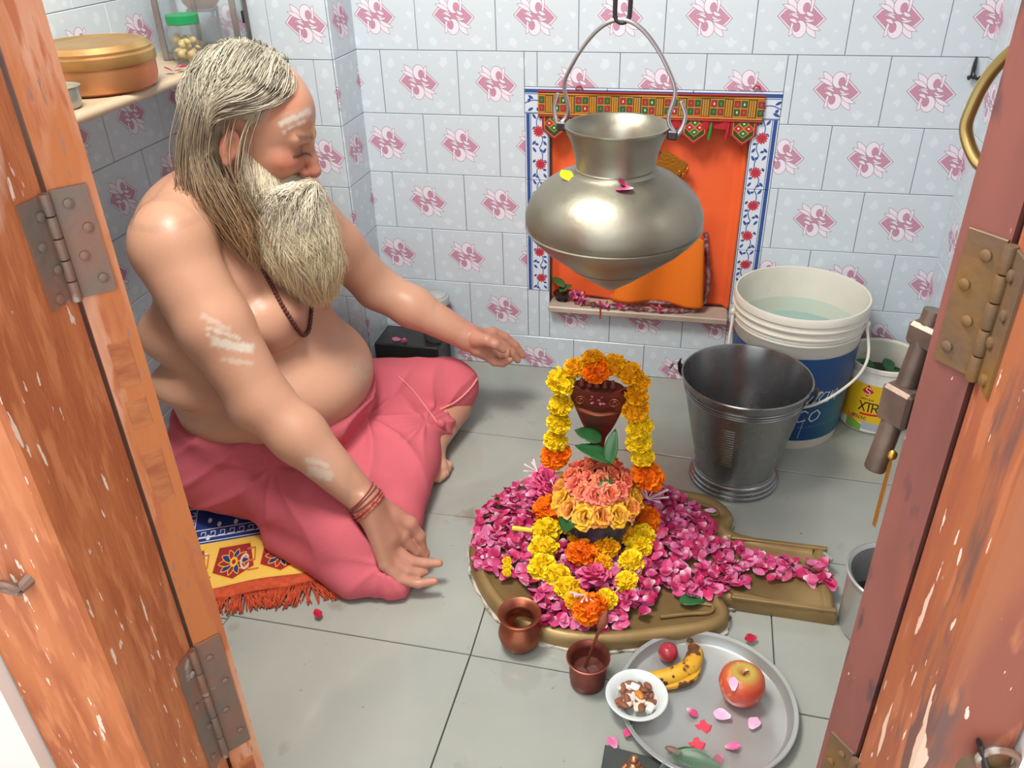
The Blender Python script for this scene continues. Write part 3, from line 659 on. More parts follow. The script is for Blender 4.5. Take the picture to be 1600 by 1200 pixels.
loop=[(hx+.011*math.cos(a_),hy+.002*math.sin(a_),ztop+.006+ (.011*math.sin(a_) if math.sin(a_)<0 else 0)) for a_ in np.linspace(-math.pi,0,12)]
obj('hook',tube(curve([(hx-.009,hy,ztop+.08),(hx-.0105,hy,ztop+.05),(hx-.011,hy,ztop+.02)]+[(hx+.011*math.cos(a_),hy,ztop+.008+.012*math.sin(a_)) for a_ in np.linspace(-math.pi*.95,-.15,8)]+[(hx+.0115,hy,ztop+.03),(hx+.010,hy,ztop+.07),(hx+.003,hy,ztop+.10),(hx,hy,ztop+.14)],60),.0036,10),m_iron,t)
obj('rod',tube([(hx,hy,ztop+.13),(hx,hy,ZT)],.0036,8),m_iron,t)
p=pxpt(886,279,z=.812); petal(p+[0,0,.004],'crumpled yellow petal on the left shoulder of the pot',None,YEL,1.25,.4,rot=.9)
p=pxpt(975,297,z=.810); petal(p+[.0,-.005,.004],'pink petal stuck on the front shoulder of the pot',None,PM[2],1.3,.2,rot=1.2)
p=pxpt(973,291,z=.813); petal(p+[.0,-.003,.006],'dark folded petal behind the pink one on the pot',None,PM[1],.9,.4,rot=2.2)
# ---------------- small wall hook
p=pxpt(1522,105,y=-.006); t=thing('wall_hook',(p[0],-.004,p[2]-.02),'small black iron hook on the tiled wall at upper right','hook')
obj('plate',J(tube([(p[0],-.007,p[2]+.022),(p[0],-.007,p[2]+.012),(p[0],-.007,p[2])],[.004,.008,.010],10,flat=.4),tube([(p[0],-.007,p[2]),(p[0],-.007,p[2]-.02)],[.011,.009],10,flat=.4)),m_iron,t)
for s in (-1,1): obj('prong',tube(curve([(p[0],-.008,p[2]-.012),(p[0]+s*.008,-.018,p[2]-.022),(p[0]+s*.012,-.026,p[2]-.016)],10),.003,8),m_iron,t)
obj('prong',tube(curve([(p[0],-.008,p[2]),(p[0],-.02,p[2]-.02),(p[0],-.03,p[2]-.014)],10),.003,8),m_iron,t)
# ---------------- buckets
bc=(.850,-.433,0)
t=thing('steel_bucket',bc,'tapered stainless steel bucket with ringed foot in front of the paint bucket','bucket')
obj('body',lathe([(.088,.02),(.092,.05),(.138,.272),(.1415,.276),(.143,.2785),(.1415,.281),(.139,.280),(.136,.272),(.09,.05),(.086,.03),(0,.028)],bc,96),m_steel,t)
obj('foot',lathe([(0,.001),(.098,.001),(.103,.004),(.103,.010),(.099,.012),(.1,.014),(.1,.020),(.096,.022),(.097,.025),(.096,.031),(.092,.034),(.092,.038),(.088,.04)],bc,96),m_steel,t)
for z in (.254,.246,.240): obj('pressed_ring',lathe([(.0925+(.138-.0925)*(z-.05)/.222-.001,z-.0018),(.0925+(.138-.0925)*(z-.05)/.222+.0012,z),(.0925+(.138-.0925)*(z-.05)/.222-.001,z+.0018)],bc,96),m_steel,t)
rgs=[]
for k in range(16):
    z=.205-.007*k; r=.0925+(.138-.0925)*(z-.05)/.222+.0000
    rgs.append(tube([(bc[0]+r*math.cos(a),bc[1]+r*math.sin(a),z) for a in np.linspace(-1.95,-1.72,7)],.0003,3))
obj('stamped_scale',J(*rgs),m_steel,t)
for a in (math.radians(168),math.radians(-18)):
    p=np.array([bc[0]+.146*math.cos(a),bc[1]+.146*math.sin(a),.272]); obj('ear',xf(J(tube([(-.004,0,-.022),(.003,0,-.01),(.006,0,.008),(.003,0,.016)],[.010,.012,.010,.006],12,flat=.3)),rz(a),p),m_iron,t)
a=math.radians(168); e0=np.array([bc[0]+.152*math.cos(a),bc[1]+.152*math.sin(a),.275]); a=math.radians(-18); e1=np.array([bc[0]+.152*math.cos(a),bc[1]+.152*math.sin(a),.275])
# bail folded down behind the bucket
bp=[e0+[-.02,.0,-.014],e0+[-.012,.0,.001],e0+[.0,0,.0]]
obj('handle_hook',tube(curve(bp,14),.003,8),m_wire,t)
obj('handle',tube(curve([e0,e0*.9+e1*.1+[.01,.085,-.055],(e0+e1)/2+[.03,.145,-.09],e0*.1+e1*.9+[.045,.09,-.05],e1],40),.0032,8),m_wire,t)
pb=(.974,-.162,0)
def bucket_image():
    w,h=1400,620; im=Img(w,h,(16,62,112)); r=np.random.default_rng(2)
    m=np.clip((im.X-760)/260,0,1)*np.clip((im.Y-180)/200,0,1)*np.exp(-((im.X-980)/180)**2); im.put(m*.7,(20,104,104))
    wh=(214,222,226)
    text(im,'Ewan',690,330,120,wh,6,1.02,.28,.62); im.line([(700,338),(1000,300)],wh,3)
    text(im,'Deco',560,470,150,wh,7,.95,.2,.6) if False else text(im,'eco',640,470,130,wh,7,1.0,.25,.62)
    for k in range(26): text(im,'icsrnu'[k%6],520+24*k,530-k*1.2,13,(150,180,200),1.6)
    im.line([(790,440),(770,600)],(190,200,206),3)
    im.poly([(0,0),(120,0),(120,140),(0,200)],(170,50,60)); im.poly([(120,0),(200,0),(120,60)],(30,60,50))
    return im.make('paint_bucket_label')
t=thing('paint_bucket',pb,'large white paint bucket with a blue label and stained rim by the back wall','bucket')
obj('body',lathe([(0,.004),(.130,.004),(.134,.0),(.136,.012),(.1385,.03),(.150,.30),(.1525,.302),(.152,.325),(.155,.327),(.1545,.346),(.158,.348),(.158,.362),(.156,.3665),(.152,.366),(.150,.355),(.146,.29),(.132,.02),(0,.015)],pb,96),m_white,t,smooth=50)
for z,r in ((.296,.153),(.314,.156),(.334,.1585)): obj('rim_flange',lathe([(r-.006,z-.0018),(r,z-.0015),(r,z+.0015),(r-.006,z+.0018)],pb,96),m_white,t)
obj('inside_wall',lathe([(.1455,.285),(.1318,.022),(0,.017)],pb,96),m_whitein,t)
obj('water',lathe([(.1437,.245),(0,.245)],pb,64),M('murky_water',S(150,178,172),.08,spec=.5),t)
n=80; V=[];uv=[];F=[]
for i in range(n+1):
    a=math.radians(-200+220*i/n)+0
    for j,z in enumerate((.028,.262)):
        r=.1385+(.150-.1385)*(z-.03)/.27+.0008; V.append((pb[0]+r*math.cos(a),pb[1]+r*math.sin(a),z)); uv.append((i/n,j))
    if i<n: F.append((2*i,2*i+2,2*i+3,2*i+1))
obj('label',(np.array(V),F),M('blue_bucket_label',S(20,60,110),.4,img=bucket_image()),t,uv=uv,label='blue printed label with white script lettering')
eA=np.array([pb[0]-.156,pb[1]-.03,.315]); eB=np.array([pb[0]+.150,pb[1]-.045,.315])
obj('handle',tube(curve([eA,eA+[.004,-.055,-.10],(.90,-.32,.155),(1.0,-.335,.15),(1.09,-.285,.185),eB+[.006,-.05,-.07],eB],70),.0034,8),m_white,t)
for e in (eA,eB): obj('handle_boss',ball(e,(.008,.008,.010),10,8),m_white,t)
leafobj('leaf',(1.06,-.15,.250),.035,.02,rz(.4)@rx(.5),'dark green leaf floating in the white paint bucket')
obj('floating_bit',xf(ball((0,0,0),(.006,.003,.002),8,6),rz(.4),(.94,-.19,.248)),m_black,None,label='dark speck floating in the white paint bucket',cat='debris')
wb2=(1.202,-.118,0)
def bag_image():
    im=Img(700,420,(226,226,220)); im.rect(0,60,700,360,(232,188,30))
    im.poly([(300,62),(338,110),(300,150),(264,110)],(196,40,50)); text(im,'S',286,134,50,(240,230,220),6,1,0,.6)
    for k in range(7): text(im,'usnracn'[k],262+13*k,176,14,(60,30,30),3)
    text(im,'XTRA',262,262,66,(40,26,24),9,1.1,.0,.6); im.line([(280,288),(440,276)],(206,40,40),16); im.disc(450,276,16,(236,200,210))
    im.poly([(180,330),(300,372),(300,420),(180,420)],(120,170,70)); im.poly([(180,300),(250,352),(180,360)],(224,130,70)); im.poly([(300,340),(420,350),(420,410),(300,400)],(170,180,186)); text(im,'anusc',215,330,34,(60,50,60),5,1.1,.1,.6)
    return im.make('yellow_bucket_label')
t=thing('small_bucket',wb2,'small white bucket with a yellow label in the back right corner','bucket')
obj('body',lathe([(0,.002),(.078,.002),(.081,.006),(.088,.178),(.091,.180),(.091,.190),(.0885,.192),(.086,.190),(.084,.17),(.076,.012),(0,.01)],wb2,72),m_white,t,smooth=50)
obj('inside_wall',lathe([(.0848,.186),(.0768,.0125),(0,.0105)],wb2,60),m_whitein,t)
V=[];uv=[];F=[]
for i in range(49):
    a=math.radians(-190+170*i/48)
    for j,z in enumerate((.008,.168)):
        r=.0811+(.088-.081)*(z-.006)/.172+.0008; V.append((wb2[0]+r*math.cos(a),wb2[1]+r*math.sin(a),z)); uv.append((i/48,j))
    if i<48: F.append((2*i,2*i+2,2*i+3,2*i+1))
obj('label',(np.array(V),F),M('yellow_bucket_label',S(230,190,40),.4,img=bag_image()),t,uv=uv,label='yellow printed label with dark lettering')
for k in range(6):
    a=rng.uniform(0,6.28); leafobj('leaf',(wb2[0]-.02+.04*math.cos(a),wb2[1]+.03*math.sin(a),  .132+.003*k),.05,.03,rz(a)@rx(.3),'wilted green leaf heaped inside the small yellow labelled bucket',mat=m_leafm)['group']='leaves in the small bucket'
obj('bucket_fill',lathe([(.0795,.125),(.05,.130),(0,.13)],wb2,40),M('green_waste',S(48,66,46),.7,bump=1.,bs=60),None,label='heap of wet green waste inside the small bucket',cat='waste',kind='stuff')
# pot at the spout
sp=(1.118,-.86,0); t=thing('steel_pot',sp,'grey steel pot catching water at the end of the brass spout','pot')
obj('body',lathe([(0,.001),(.072,.001),(.076,.006),(.078,.128),(.084,.134),(.0845,.138),(.081,.140),(.075,.134),(.073,.01),(0,.006)],sp,64),m_steel2,t)
obj('water',lathe([(.0745,.05),(0,.05)],sp,40),M('dark_water',S(40,36,40),.05),t)
# ---------------- brass base with channel
out=[(.302,-.77),(.309,-.835),(.344,-.907),(.390,-.965),(.437,-1.001),(.527,-1.026),(.62,-1.018),(.70,-.992),(.755,-.972),(.80,-.953),(.832,-.925),(.836,-.895),(.826,-.870),(.85,-.868),(.909,-.870),(1.033,-.872),(1.033,-.690),(.917,-.684),(.852,-.672),(.838,-.655),(.846,-.62),(.828,-.585),(.79,-.556),(.74,-.548),(.681,-.541),(.56,-.520),(.47,-.525),(.41,-.548),(.349,-.601),(.315,-.67)]
O_=np.concatenate([curve(out[:14],56),np.array([[1.033,-.872],[1.033,-.690]]),curve(out[16:]+[out[0]],60)[:-1]])
def base_solid(O_):
    n=len(O_); N_=pn(O_)
    for i in range(n):
        if abs(O_[i][0]-1.033)<1e-6: N_[i]=(1,0) 
    lay=[(0,.001),(.001,.003),(.0015,.024),(-.002,.031),(-.008,.035),(-.015,.036),(-.021,.033),(-.026,.029)]
    V=np.concatenate([np.column_stack([O_+o*N_,np.full(n,z)]) for o,z in lay]); F=[]
    for l in range(len(lay)-1):
        for j in range(n): k=(j+1)%n; F.append((l*n+j,l*n+k,(l+1)*n+k,(l+1)*n+j))
    F.append(tuple(range(n))[::-1]); F.append(tuple((len(lay)-1)*n+j for j in range(n)))
    return V,F
O2=O_.copy(); 
t=thing('altar_platform',(.56,-.77,.0),'wide brass plated base with a raised rim and long pouring spout','altar base')
obj('brass_slab',base_solid(O_),m_brass,t,smooth=50)
c_=O_.mean(0); Q=O_+pn(O_)*(.006+.004*np.sin(np.arange(len(O_))*1.7)[:,None]*np.cos(np.arange(len(O_))*.6)[:,None]); Q=Q[(O_[:,0]<1.032)]
obj('mortar_edge',prism(Q,.0,.006,.001),M('crumbly_mortar',S(196,188,174),.85,col2=S(110,100,84),ns=60,lo=.45,hi=.6,bump=1.,bs=80),t,smooth=False)
for (sx,cy) in ((.80,-.915),(.805,-.605)):
    obj('carved_scroll',tube(curve([(sx-.09,cy-(.03 if cy<-.8 else -.03),.0345),(sx-.04,cy-(.012 if cy<-.8 else -.012),.034),(sx,cy,.034),(sx+.005,cy+(.02 if cy<-.8 else -.02),.033),(sx-.03,cy+(.022 if cy<-.8 else -.022),.031)],24),.004,8,flat=.8),m_brass,t)
for yy in (-.700,-.872): obj('spout_wall',box(.84,1.034,yy,yy+.010,.03,.039,.002),m_brass,t)
obj('silver_clip',xf(box(-.012,.012,-.003,.003,0,.012,.001),rz(-.9),(1.03,-.728,.035)),m_steel2,None,label='small bright steel clip at the far corner of the spout',cat='clip')
# ---------------- lingam stone
lc=(.563,-.748,.0)
m_lst=M('wet_dark_stone',S(60,58,64),.15,col2=S(96,92,100),ns=14,lo=.45,hi=.7,extra=[(30,.68,.73,S(150,150,60))])
obj('black_stone',lathe([(0,.028),(.066,.028),(.069,.04),(.069,.08),(.066,.125),(.058,.155),(.042,.175),(.02,.185),(0,.187)],lc,64),m_lst,None,label='wet dark round stone standing amid the flowers',cat='stone')
# ---------------- marigold
def mari_mesh(name,seed,col,col2,n=190,sq=.8):
    r=np.random.default_rng(seed); V=[];F=[];C=[]
    for i in range(n):
        z=1-2*(i+.5)/n; th=i*2.39996+r.normal(0,.12); s=math.sqrt(max(0,1-z*z)); d=np.array([s*math.cos(th),s*math.sin(th),z]); d/=np.linalg.norm(d)
        a,b=frame(d); ph=r.uniform(0,6.28); a,b=a*math.cos(ph)+b*math.sin(ph),-a*math.sin(ph)+b*math.cos(ph)
        R0=.62; R1=r.uniform(.88,1.06); w=r.uniform(.16,.24); k=len(V); tl=r.normal(0,.12)
        pts=[d*R0-a*w*.5,d*R0+a*w*.5,d*(R1-.08)+a*w+b*(tl+.05),d*R1+b*tl,d*(R1-.08)-a*w+b*(tl+.05)]
        V+=[p*np.array([1,1,sq]) for p in pts]; F+=[(k,k+1,k+2,k+3),(k,k+3,k+4)]
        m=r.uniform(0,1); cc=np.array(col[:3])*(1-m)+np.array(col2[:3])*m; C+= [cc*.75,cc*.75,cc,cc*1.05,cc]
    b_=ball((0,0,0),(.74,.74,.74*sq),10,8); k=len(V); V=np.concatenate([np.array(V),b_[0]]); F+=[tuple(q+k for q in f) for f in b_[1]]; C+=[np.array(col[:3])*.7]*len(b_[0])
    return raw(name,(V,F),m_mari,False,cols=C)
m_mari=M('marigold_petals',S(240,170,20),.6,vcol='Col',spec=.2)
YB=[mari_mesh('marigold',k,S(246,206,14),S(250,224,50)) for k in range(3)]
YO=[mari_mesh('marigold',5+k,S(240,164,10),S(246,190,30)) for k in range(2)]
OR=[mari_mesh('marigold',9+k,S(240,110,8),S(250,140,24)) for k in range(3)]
def mari(par,p,r,kind,sq=1.,label=None):
    me=kind[rng.integers(len(kind))]; o=bpy.data.objects.new('marigold',me); COL.objects.link(o); o.parent=par
    o.location=np.array(p)-WPOS[par.name]; o.rotation_euler=(rng.uniform(-.5,.5),rng.uniform(-.5,.5),rng.uniform(0,6)); o.scale=(r,r,r*sq)
    if label: o['label']=label
def garland(name,label,balls,base,plane,closed=False):
    t=thing(name,base,label,'garland'); pts=[]
    for (u,v,r,k) in balls:
        p=plane(u,v); d=np.linalg.norm(p-CP); mari(t,p,r*d/FPX*1.08,k); pts.append(p)
    obj('thread',tube(curve(pts,60),.0012,6),M('cotton_thread',S(220,214,190),.8),t); return t
garland('marigold_garland','tall arched garland of yellow and orange marigolds over the snake hood',
 [(868,712,24,OR),(868,687,19,YB),(873,660,19,YB),(876,633,19,YB),(877,597,24,YB),(900,574,18,YO),(926,562,19,YO),(960,570,20,YO),(984,583,21,YO),(1002,598,14,YO),(994,617,19,YO),(993,641,21,YO),(1000,668,21,YB),(998,692,20,YB),(1004,713,18,YB),(1012,744,26,OR)],(.56,-.68,.03),
 lambda u,v: pxpt(u,v,y=-.700-.00012*max(0,v-600)))
t=thing('crown_marigold',tuple(pxpt(934,580,y=-.712)),'single orange marigold crowning the copper snake hood','flower')
mari(t,pxpt(934,579,y=-.712),.031,OR)
fz=lambda u,v: pxpt(u,v,z=.063)
garland('marigold_garland','lower garland of yellow marigolds draped round the dark stone',
 [(857,797,25,OR),(853,830,23,YB),(849,857,22,YB),(848,886,22,YB),(870,900,21,YB),(886,918,20,YB),(902,938,20,YO),(922,952,27,OR),(947,936,17,YB),(978,908,18,YB),(987,879,20,YB),(998,853,20,YB),(1006,836,18,YB),(1008,812,23,OR)],(.50,-.86,.03),
 lambda u,v: pxpt(u,v,z=.064))
garland('marigold_garland','short inner garland hanging at the front foot of the stone',
 [(890,826,12,YO),(907,836,19,YO),(910,864,25,OR),(946,856,21,YO),(943,880,14,YO),(975,832,17,YO)],(.55,-.83,.03),lambda u,v: pxpt(u,v,z=.072))
# ruffled flower rings on the stone
def frill(name,seed,col,col2,n=26):
    r=np.random.default_rng(seed); V=[];F=[];C=[]
    for i in range(n):
        th=i*2.4; el=1.35-1.1*(i/n); d=np.array([math.cos(th)*math.cos(el),math.sin(th)*math.cos(el),math.sin(el)]); a,b=frame(d)
        w=r.uniform(.3,.45); L=r.uniform(.8,1.05); k=len(V)
        for (s,tt,o) in ((-.3,.25,0),(.3,.25,0),(1,.75,.12),(.4,1.,-.05),(-.4,1.,.1),(-1,.75,-.08)): V.append(d*L*tt+a*w*s+b*(o+.1*tt))
        F+=[(k,k+1,k+2,k+3,k+4,k+5)]
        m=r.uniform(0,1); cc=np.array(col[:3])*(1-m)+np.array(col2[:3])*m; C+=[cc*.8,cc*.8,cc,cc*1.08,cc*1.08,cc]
    return raw(name,(np.array(V),F),m_mari,False,cols=C)
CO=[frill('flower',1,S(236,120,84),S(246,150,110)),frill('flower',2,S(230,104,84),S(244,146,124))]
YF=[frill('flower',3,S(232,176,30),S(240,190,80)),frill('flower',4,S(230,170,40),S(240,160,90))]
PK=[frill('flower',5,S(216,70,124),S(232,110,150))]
def ring(name,label,kinds,c,R_,z,n,s,group=None):
    t=thing(name,(c[0],c[1],z-.02),label,'garland')
    for i in range(n):
        a=2*math.pi*i/n; rr=R_*(1+rng.uniform(-.06,.06)); o=bpy.data.objects.new('flower',kinds[i%len(kinds)]); COL.objects.link(o); o.parent=t
        o.location=np.array([c[0]+rr*math.cos(a),c[1]+rr*math.sin(a),z+rng.uniform(-.004,.004)])-WPOS[t.name]; o.rotation_euler=Vector((math.cos(a)*.9,math.sin(a)*.9,.8)).to_track_quat('Z','Y').to_euler(); o.scale=(s,s,s)
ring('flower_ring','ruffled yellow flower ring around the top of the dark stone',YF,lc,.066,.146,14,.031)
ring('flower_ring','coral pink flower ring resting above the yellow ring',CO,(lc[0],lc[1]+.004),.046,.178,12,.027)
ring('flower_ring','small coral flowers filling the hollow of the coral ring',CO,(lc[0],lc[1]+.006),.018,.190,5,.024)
for (u,v,z,s,l) in ((930,903,.07,.036,'large crumpled pink rose at the front of the flowers'),(850,745,.075,.034,'pink rose left of the coral flower ring'),(858,772,.07,.034,'magenta rose below the pink rose on the left'),(985,703,.195,.016,'tiny red rose at the right of the bel leaves')):
    p=pxpt(u,v,z=z); t=thing('rose',tuple(p-[0,0,.02]),l,'flower'); 
    o=bpy.data.objects.new('bloom',PK[0]); COL.objects.link(o); o.parent=t; o.location=(0,0,.012); o.scale=(s,s,s); o.rotation_euler=(.5,0,rng.uniform(0,6))
def sprig(u,v,z,n,label,L=.03,dirs=None):
    p=pxpt(u,v,z=z); t=thing('tuberose_sprig',tuple(p),label,'flower'); mm=M('tuberose_white',S(232,214,214),.6)
    for k in range(n):
        a=rng.uniform(*(dirs or (0,6.28))); d=np.array([math.cos(a),math.sin(a),rng.uniform(.0,.6)]); l=L*rng.uniform(.7,1.1)
        obj('floret',tube([p,p+d*l*.5,p+d*l],[.0008,.0011,.0024],6),mm,t)
sprig(840,737,.105,6,'white tuberose buds at the left rim of the petals',.03,(1.2,4.2))
sprig(868,765,.10,7,'white tuberose buds beside the yellow flower ring',.03,(-.8,2.5))
sprig(1012,780,.10,9,'long white tuberose florets right of the stone',.042)
sprig(990,800,.09,4,'thin white tuberose stems over the right orange marigold',.045,(3.6,4.8))
sprig(915,930,.085,6,'white tuberose florets on the front pink rose',.032,(3.6,5.6))
p=pxpt(817,827,z=.075); obj('yellow_stem',tube([p-[.022,0,0],p+[.02,0,.0]],[.0055,.005],8),M('yellow_stalk',S(222,200,60),.5),None,label='short yellow stalk sticking out left of the garland',cat='stalk')
t=thing('small_marigold_bud',tuple(pxpt(792,886,z=.05)),'tiny yellow marigold bud on the left petals','flower')
for dv in (-9,0,9): mari(t,pxpt(792,886+dv,z=.055),.010,YB)
# bel leaves and copper snake
for (u,v,y,L,w,rot,l) in ((940,690,-.72,.060,.050,rz(1.3)@rx(.3),'broad dark bel leaf behind the stone top'),(956,722,-.76,.080,.046,rz(1.35)@rx(.35),'glossy bel leaf pointing left over the coral ring'),(950,728,-.765,.075,.028,rz(-.15)@rx(1.0),'upright narrow bel leaf before the snake'),(955,745,-.76,.05,.026,rz(2.6)@rx(-.3),'small bel leaf dropping over the coral ring'),(893,800,-.815,.045,.04,rz(2.6)@rx(-.9),'olive green leaf under the yellow ring'),(1012,935,None,.045,.035,rz(.5),'bel leaf on the brass rim in front of the petals'),(1060,940,None,.055,.03,rz(-1.2),'pointed green leaf on the brass rim near the spout')):
    p=pxpt(u,v,y=y) if y else pxpt(u,v,z=.042)
    leafobj('bel_leaf',p,L,w,rot,l,fold=.15,curl=.25)
t=thing('copper_snake',(.556,-.668,.03),'reddish copper snake idol with a flared five headed hood','idol')
hc=pxpt(935,622,y=-.69)
spine=curve([(.556,-.655,.03),(.556,-.65,.10),(.553,-.655,.17),(.55,-.668,.225),(hc[0],-.682,.28),(hc[0]+.0,-.69,hc[2]),(hc[0],-.705,hc[2]+.038)],34)
wd_=np.interp(np.linspace(0,1,34),[0,.3,.45,.55,.68,.82,.93,1],[.016,.015,.014,.018,.036,.056,.060,.050])
obj('hood',tube(spine,wd_,22,flat=.32,up=(0,-1,0.2)),m_copper2,t,smooth=60)
for s in (-1,1):
    sc_=hc+[s*.033,-.020,.004]; obj('scroll_mark',tube([sc_+.011*(1-k/30)*np.array([math.cos(k*.42),-.1,math.sin(k*.42)]) for k in range(28)],.0018,6),m_copper,t)
obj('mouth_band',tube(curve([hc+[-.042,-.016,-.018],hc+[0,-.024,-.024],hc+[.04,-.016,-.020]],14),[.002]+[.0045]*12+[.002],8),m_copper,t)
for k in range(5):
    p=hc+[-.030+.015*k,-.022,.040]; obj('snake_head',tube([p,p+[0,-.004,.006],p+[0,-.006,.014],p+[0,-.006,.020]],[.005,.0068,.005,.002],10),m_copper2,t)
for k in range(8): petal(hc+[-.01+.012*(k%3)+rng.normal(0,.004),-.026,.004+.008*(k//3)],'tiny pink petal flakes stuck to the snake hood','flakes on the snake hood',PM[3],.32,.4)
petal(hc+[.045,-.02,.036],'dark red petal tucked by the right of the hood',None,RED,1.2,.3)
# ---------------- petal heap
def inside(P,pt):
    c=False; x,y=pt
    for (x0,y0),(x1,y1) in zip(P,np.roll(P,-1,0)):
        if (y0>y)!=(y1>y) and x<(x1-x0)*(y-y0)/(y1-y0)+x0: c=not c
    return c
heap=[(742,880),(738,850),(748,800),(780,765),(830,745),(900,745),(1000,745),(1060,765),(1100,800),(1135,845),(1190,860),(1322,868),(1328,925),(1260,905),(1180,900),(1130,925),(1080,930),(1030,915),(1010,960),(960,978),(905,975),(850,968),(835,930),(800,905)]
HP=np.array([pxpt(u,v,z=.045)[:2] for u,v in heap])
pts=[]; mn,mx=HP.min(0),HP.max(0)
while len(pts)<1500:
    q=rng.uniform(mn,mx)
    if not inside(HP,q): continue
    if np.hypot(q[0]-lc[0],q[1]-lc[1])<.074: continue
    if q[0]>.87 and (q[1]<-.845 or abs(q[1]+.785)>.045 or rng.random()<.35): continue
    if q[0]>1.03: continue
    pts.append(q)
def hz(q):
    d=np.hypot(q[0]-.56,q[1]+.77); return .004+.026*max(0,1-abs(d-.13)/.13) if q[0]<.85 else .006
pts=sorted([(q[0],q[1],.033+hz(q)*rng.uniform(.1,1.)+.004) for q in pts],key=lambda p:p[2])
lowp,topp=pts[:-300],pts[-300:]
LOOK=['deep pink','dark magenta','rosy pink','light pink']; TIP=['pale based','lilac based','white based']
for p in topp:
    k_=int(rng.integers(8)); wh_='on the long spout' if p[0]>.86 else ('between the stone and the spout' if p[0]>.70 else ('along the front edge' if p[1]<-.86 else ('left of the stone' if p[0]<.52 else 'behind the stone')))
    petal(p,LOOK[k_%4]+' '+TIP[k_%3]+' rose petal in the heap '+wh_,'rose petals heaped '+wh_,PM[k_],rng.uniform(.95,1.3),.6)
V=[];F=[];Cc=[]
for p in lowp:
    me=PM[rng.integers(8)]; vv=np.empty(len(me.vertices)*3); me.vertices.foreach_get('co',vv); vv=vv.reshape(-1,3)
    R_=rz(rng.uniform(0,6.28))@rx(rng.normal(0,.4))@ry(rng.normal(0,.4)); vv=vv@R_.T*rng.uniform(.95,1.3)+np.array(p); k=len(V)
    ca=np.empty(len(me.vertices)*4,np.float32); me.color_attributes['Col'].data.foreach_get('color',ca); Cc.append(ca.reshape(-1,4)[:,:3])
    F+=[tuple(a+sum(len(x) for x in V) for a in pl.vertices) for pl in me.polygons]; V.append(vv)
obj('petal_heap',(np.concatenate(V),F),m_petal,None,label='bed of pink rose petals beneath the loose top petals',cat='petals',kind='stuff',cols=np.concatenate(Cc),smooth=True)
PL=[(496,958,RED,'dark red petal on the floor before the rug'),(1150,940,None,'pink petal on the floor beside the spout, nearest the base'),(1168,942,None,'pink petal on the floor beside the spout, middle of three'),(1185,937,None,'pink petal on the floor beside the spout, farthest right'),(1173,997,RED,'folded dark petal on the floor behind the steel tray'),(957,1160,PM[3],'pink and white petal on the floor left of the brass figurine'),(982,1142,PM[2],'pink petal half under the left rim of the tray'),(1110,798,PALE[0],'pale curled petal at the back right of the brass base'),(757,870,PALE[1],'pale petal alone at the left rim of the base')]
for u,v,m_,l in PL: petal(pxpt(u,v,z=.012 if u not in (1110,757) else .045),l,None,m_,1.,.25)
# ---------------- lota, cup, tray
c=(.459,-1.032,0); t=thing('copper_pot',c,'small round bellied copper water pot left of the cup','pot')
obj('body',lathe([(0,.001),(.020,.001),(.027,.004),(.037,.018),(.0405,.034),(.037,.050),(.028,.062),(.0265,.067),(.030,.074),(.038,.081),(.040,.083),(.0385,.0845),(.035,.083),(.026,.074),(.0235,.066),(.034,.050),(.037,.034),(.02,.006),(0,.005)],c,64),m_copper,t,smooth=60)
c=(.594,-1.092,0); t=thing('copper_cup',c,'straight sided copper cup with a spoon beside the tray','cup')
obj('body',lathe([(0,.001),(.026,.001),(.031,.005),(.0325,.02),(.0325,.045),(.031,.055),(.0325,.060),(.038,.064),(.0385,.066),(.0365,.067),(.031,.062),(.029,.054),(.030,.02),(.027,.006),(0,.005)],c,64),m_copper2,t,smooth=60)
obj('water',lathe([(.0295,.034),(0,.034)],c,32),M('cup_water',S(90,52,44),.05),t)
p0=np.array([c[0]-.012,c[1]-.004,.012]); p1=pxpt(945,962,y=-1.055); d=(p1-p0)
t=thing('spoon',tuple(p0),'thin copper ritual spoon standing in the cup','spoon')
obj('handle',tube([p0,p0+d*.5,p0+d*.8],[.0028,.0026,.003],8),m_copper,t)
obj('bowl',tube([p0+d*.76,p0+d*.85,p0+d*.95,p0+d*1.08],[.003,.008,.009,.002],12,flat=.35,up=(0,-1,.3)),m_copper,t)
tc=(.800,-1.106,0); t=thing('steel_tray',tc,'large round steel tray with fruit and petals','tray')
obj('tray',lathe([(0,.001),(.136,.001),(.140,.004),(.145,.020),(.1505,.0225),(.151,.024),(.1495,.0252),(.143,.0235),(.1375,.006),(.134,.0035),(0,.003)],tc,128),m_steel2,t,smooth=50)
def ontray(u,v,z=.004): return pxpt(u,v,z=z)
# banana
bp=[ontray(1078,1004,.030),ontray(1086,1022,.022),ontray(1076,1044,.020),ontray(1045,1058,.018),ontray(1010,1062,.014),ontray(993,1064,.010)]
bq=curve(bp,26); br=np.interp(np.linspace(0,1,26),[0,.06,.18,.5,.8,.94,1],[.004,.010,.0155,.0175,.0135,.006,.003])
t=thing('banana',tuple(bq[13]-[0,0,.016]),'ripe spotted yellow banana on the tray behind the bowl','fruit')
m_ban=M('spotted_banana_skin',S(216,168,44),.5,col2=S(204,150,40),ns=20,extra=[(30,.53,.57,S(96,60,34)),(70,.62,.65,S(70,44,30))])
obj('skin',tube(bq,br,9,flat=.95),m_ban,t,smooth=70)
obj('stem',tube([bq[0]+[0,0,.002],bq[0]+[0,.003,.007]],[.007,.0045],8),M('dark_stem',S(70,50,44),.7),t); obj('tip',tube([bq[-1],bq[-1]+[-.004,0,0]],[.0035,.002],7),M('dark_tip',S(60,44,36),.7),t)
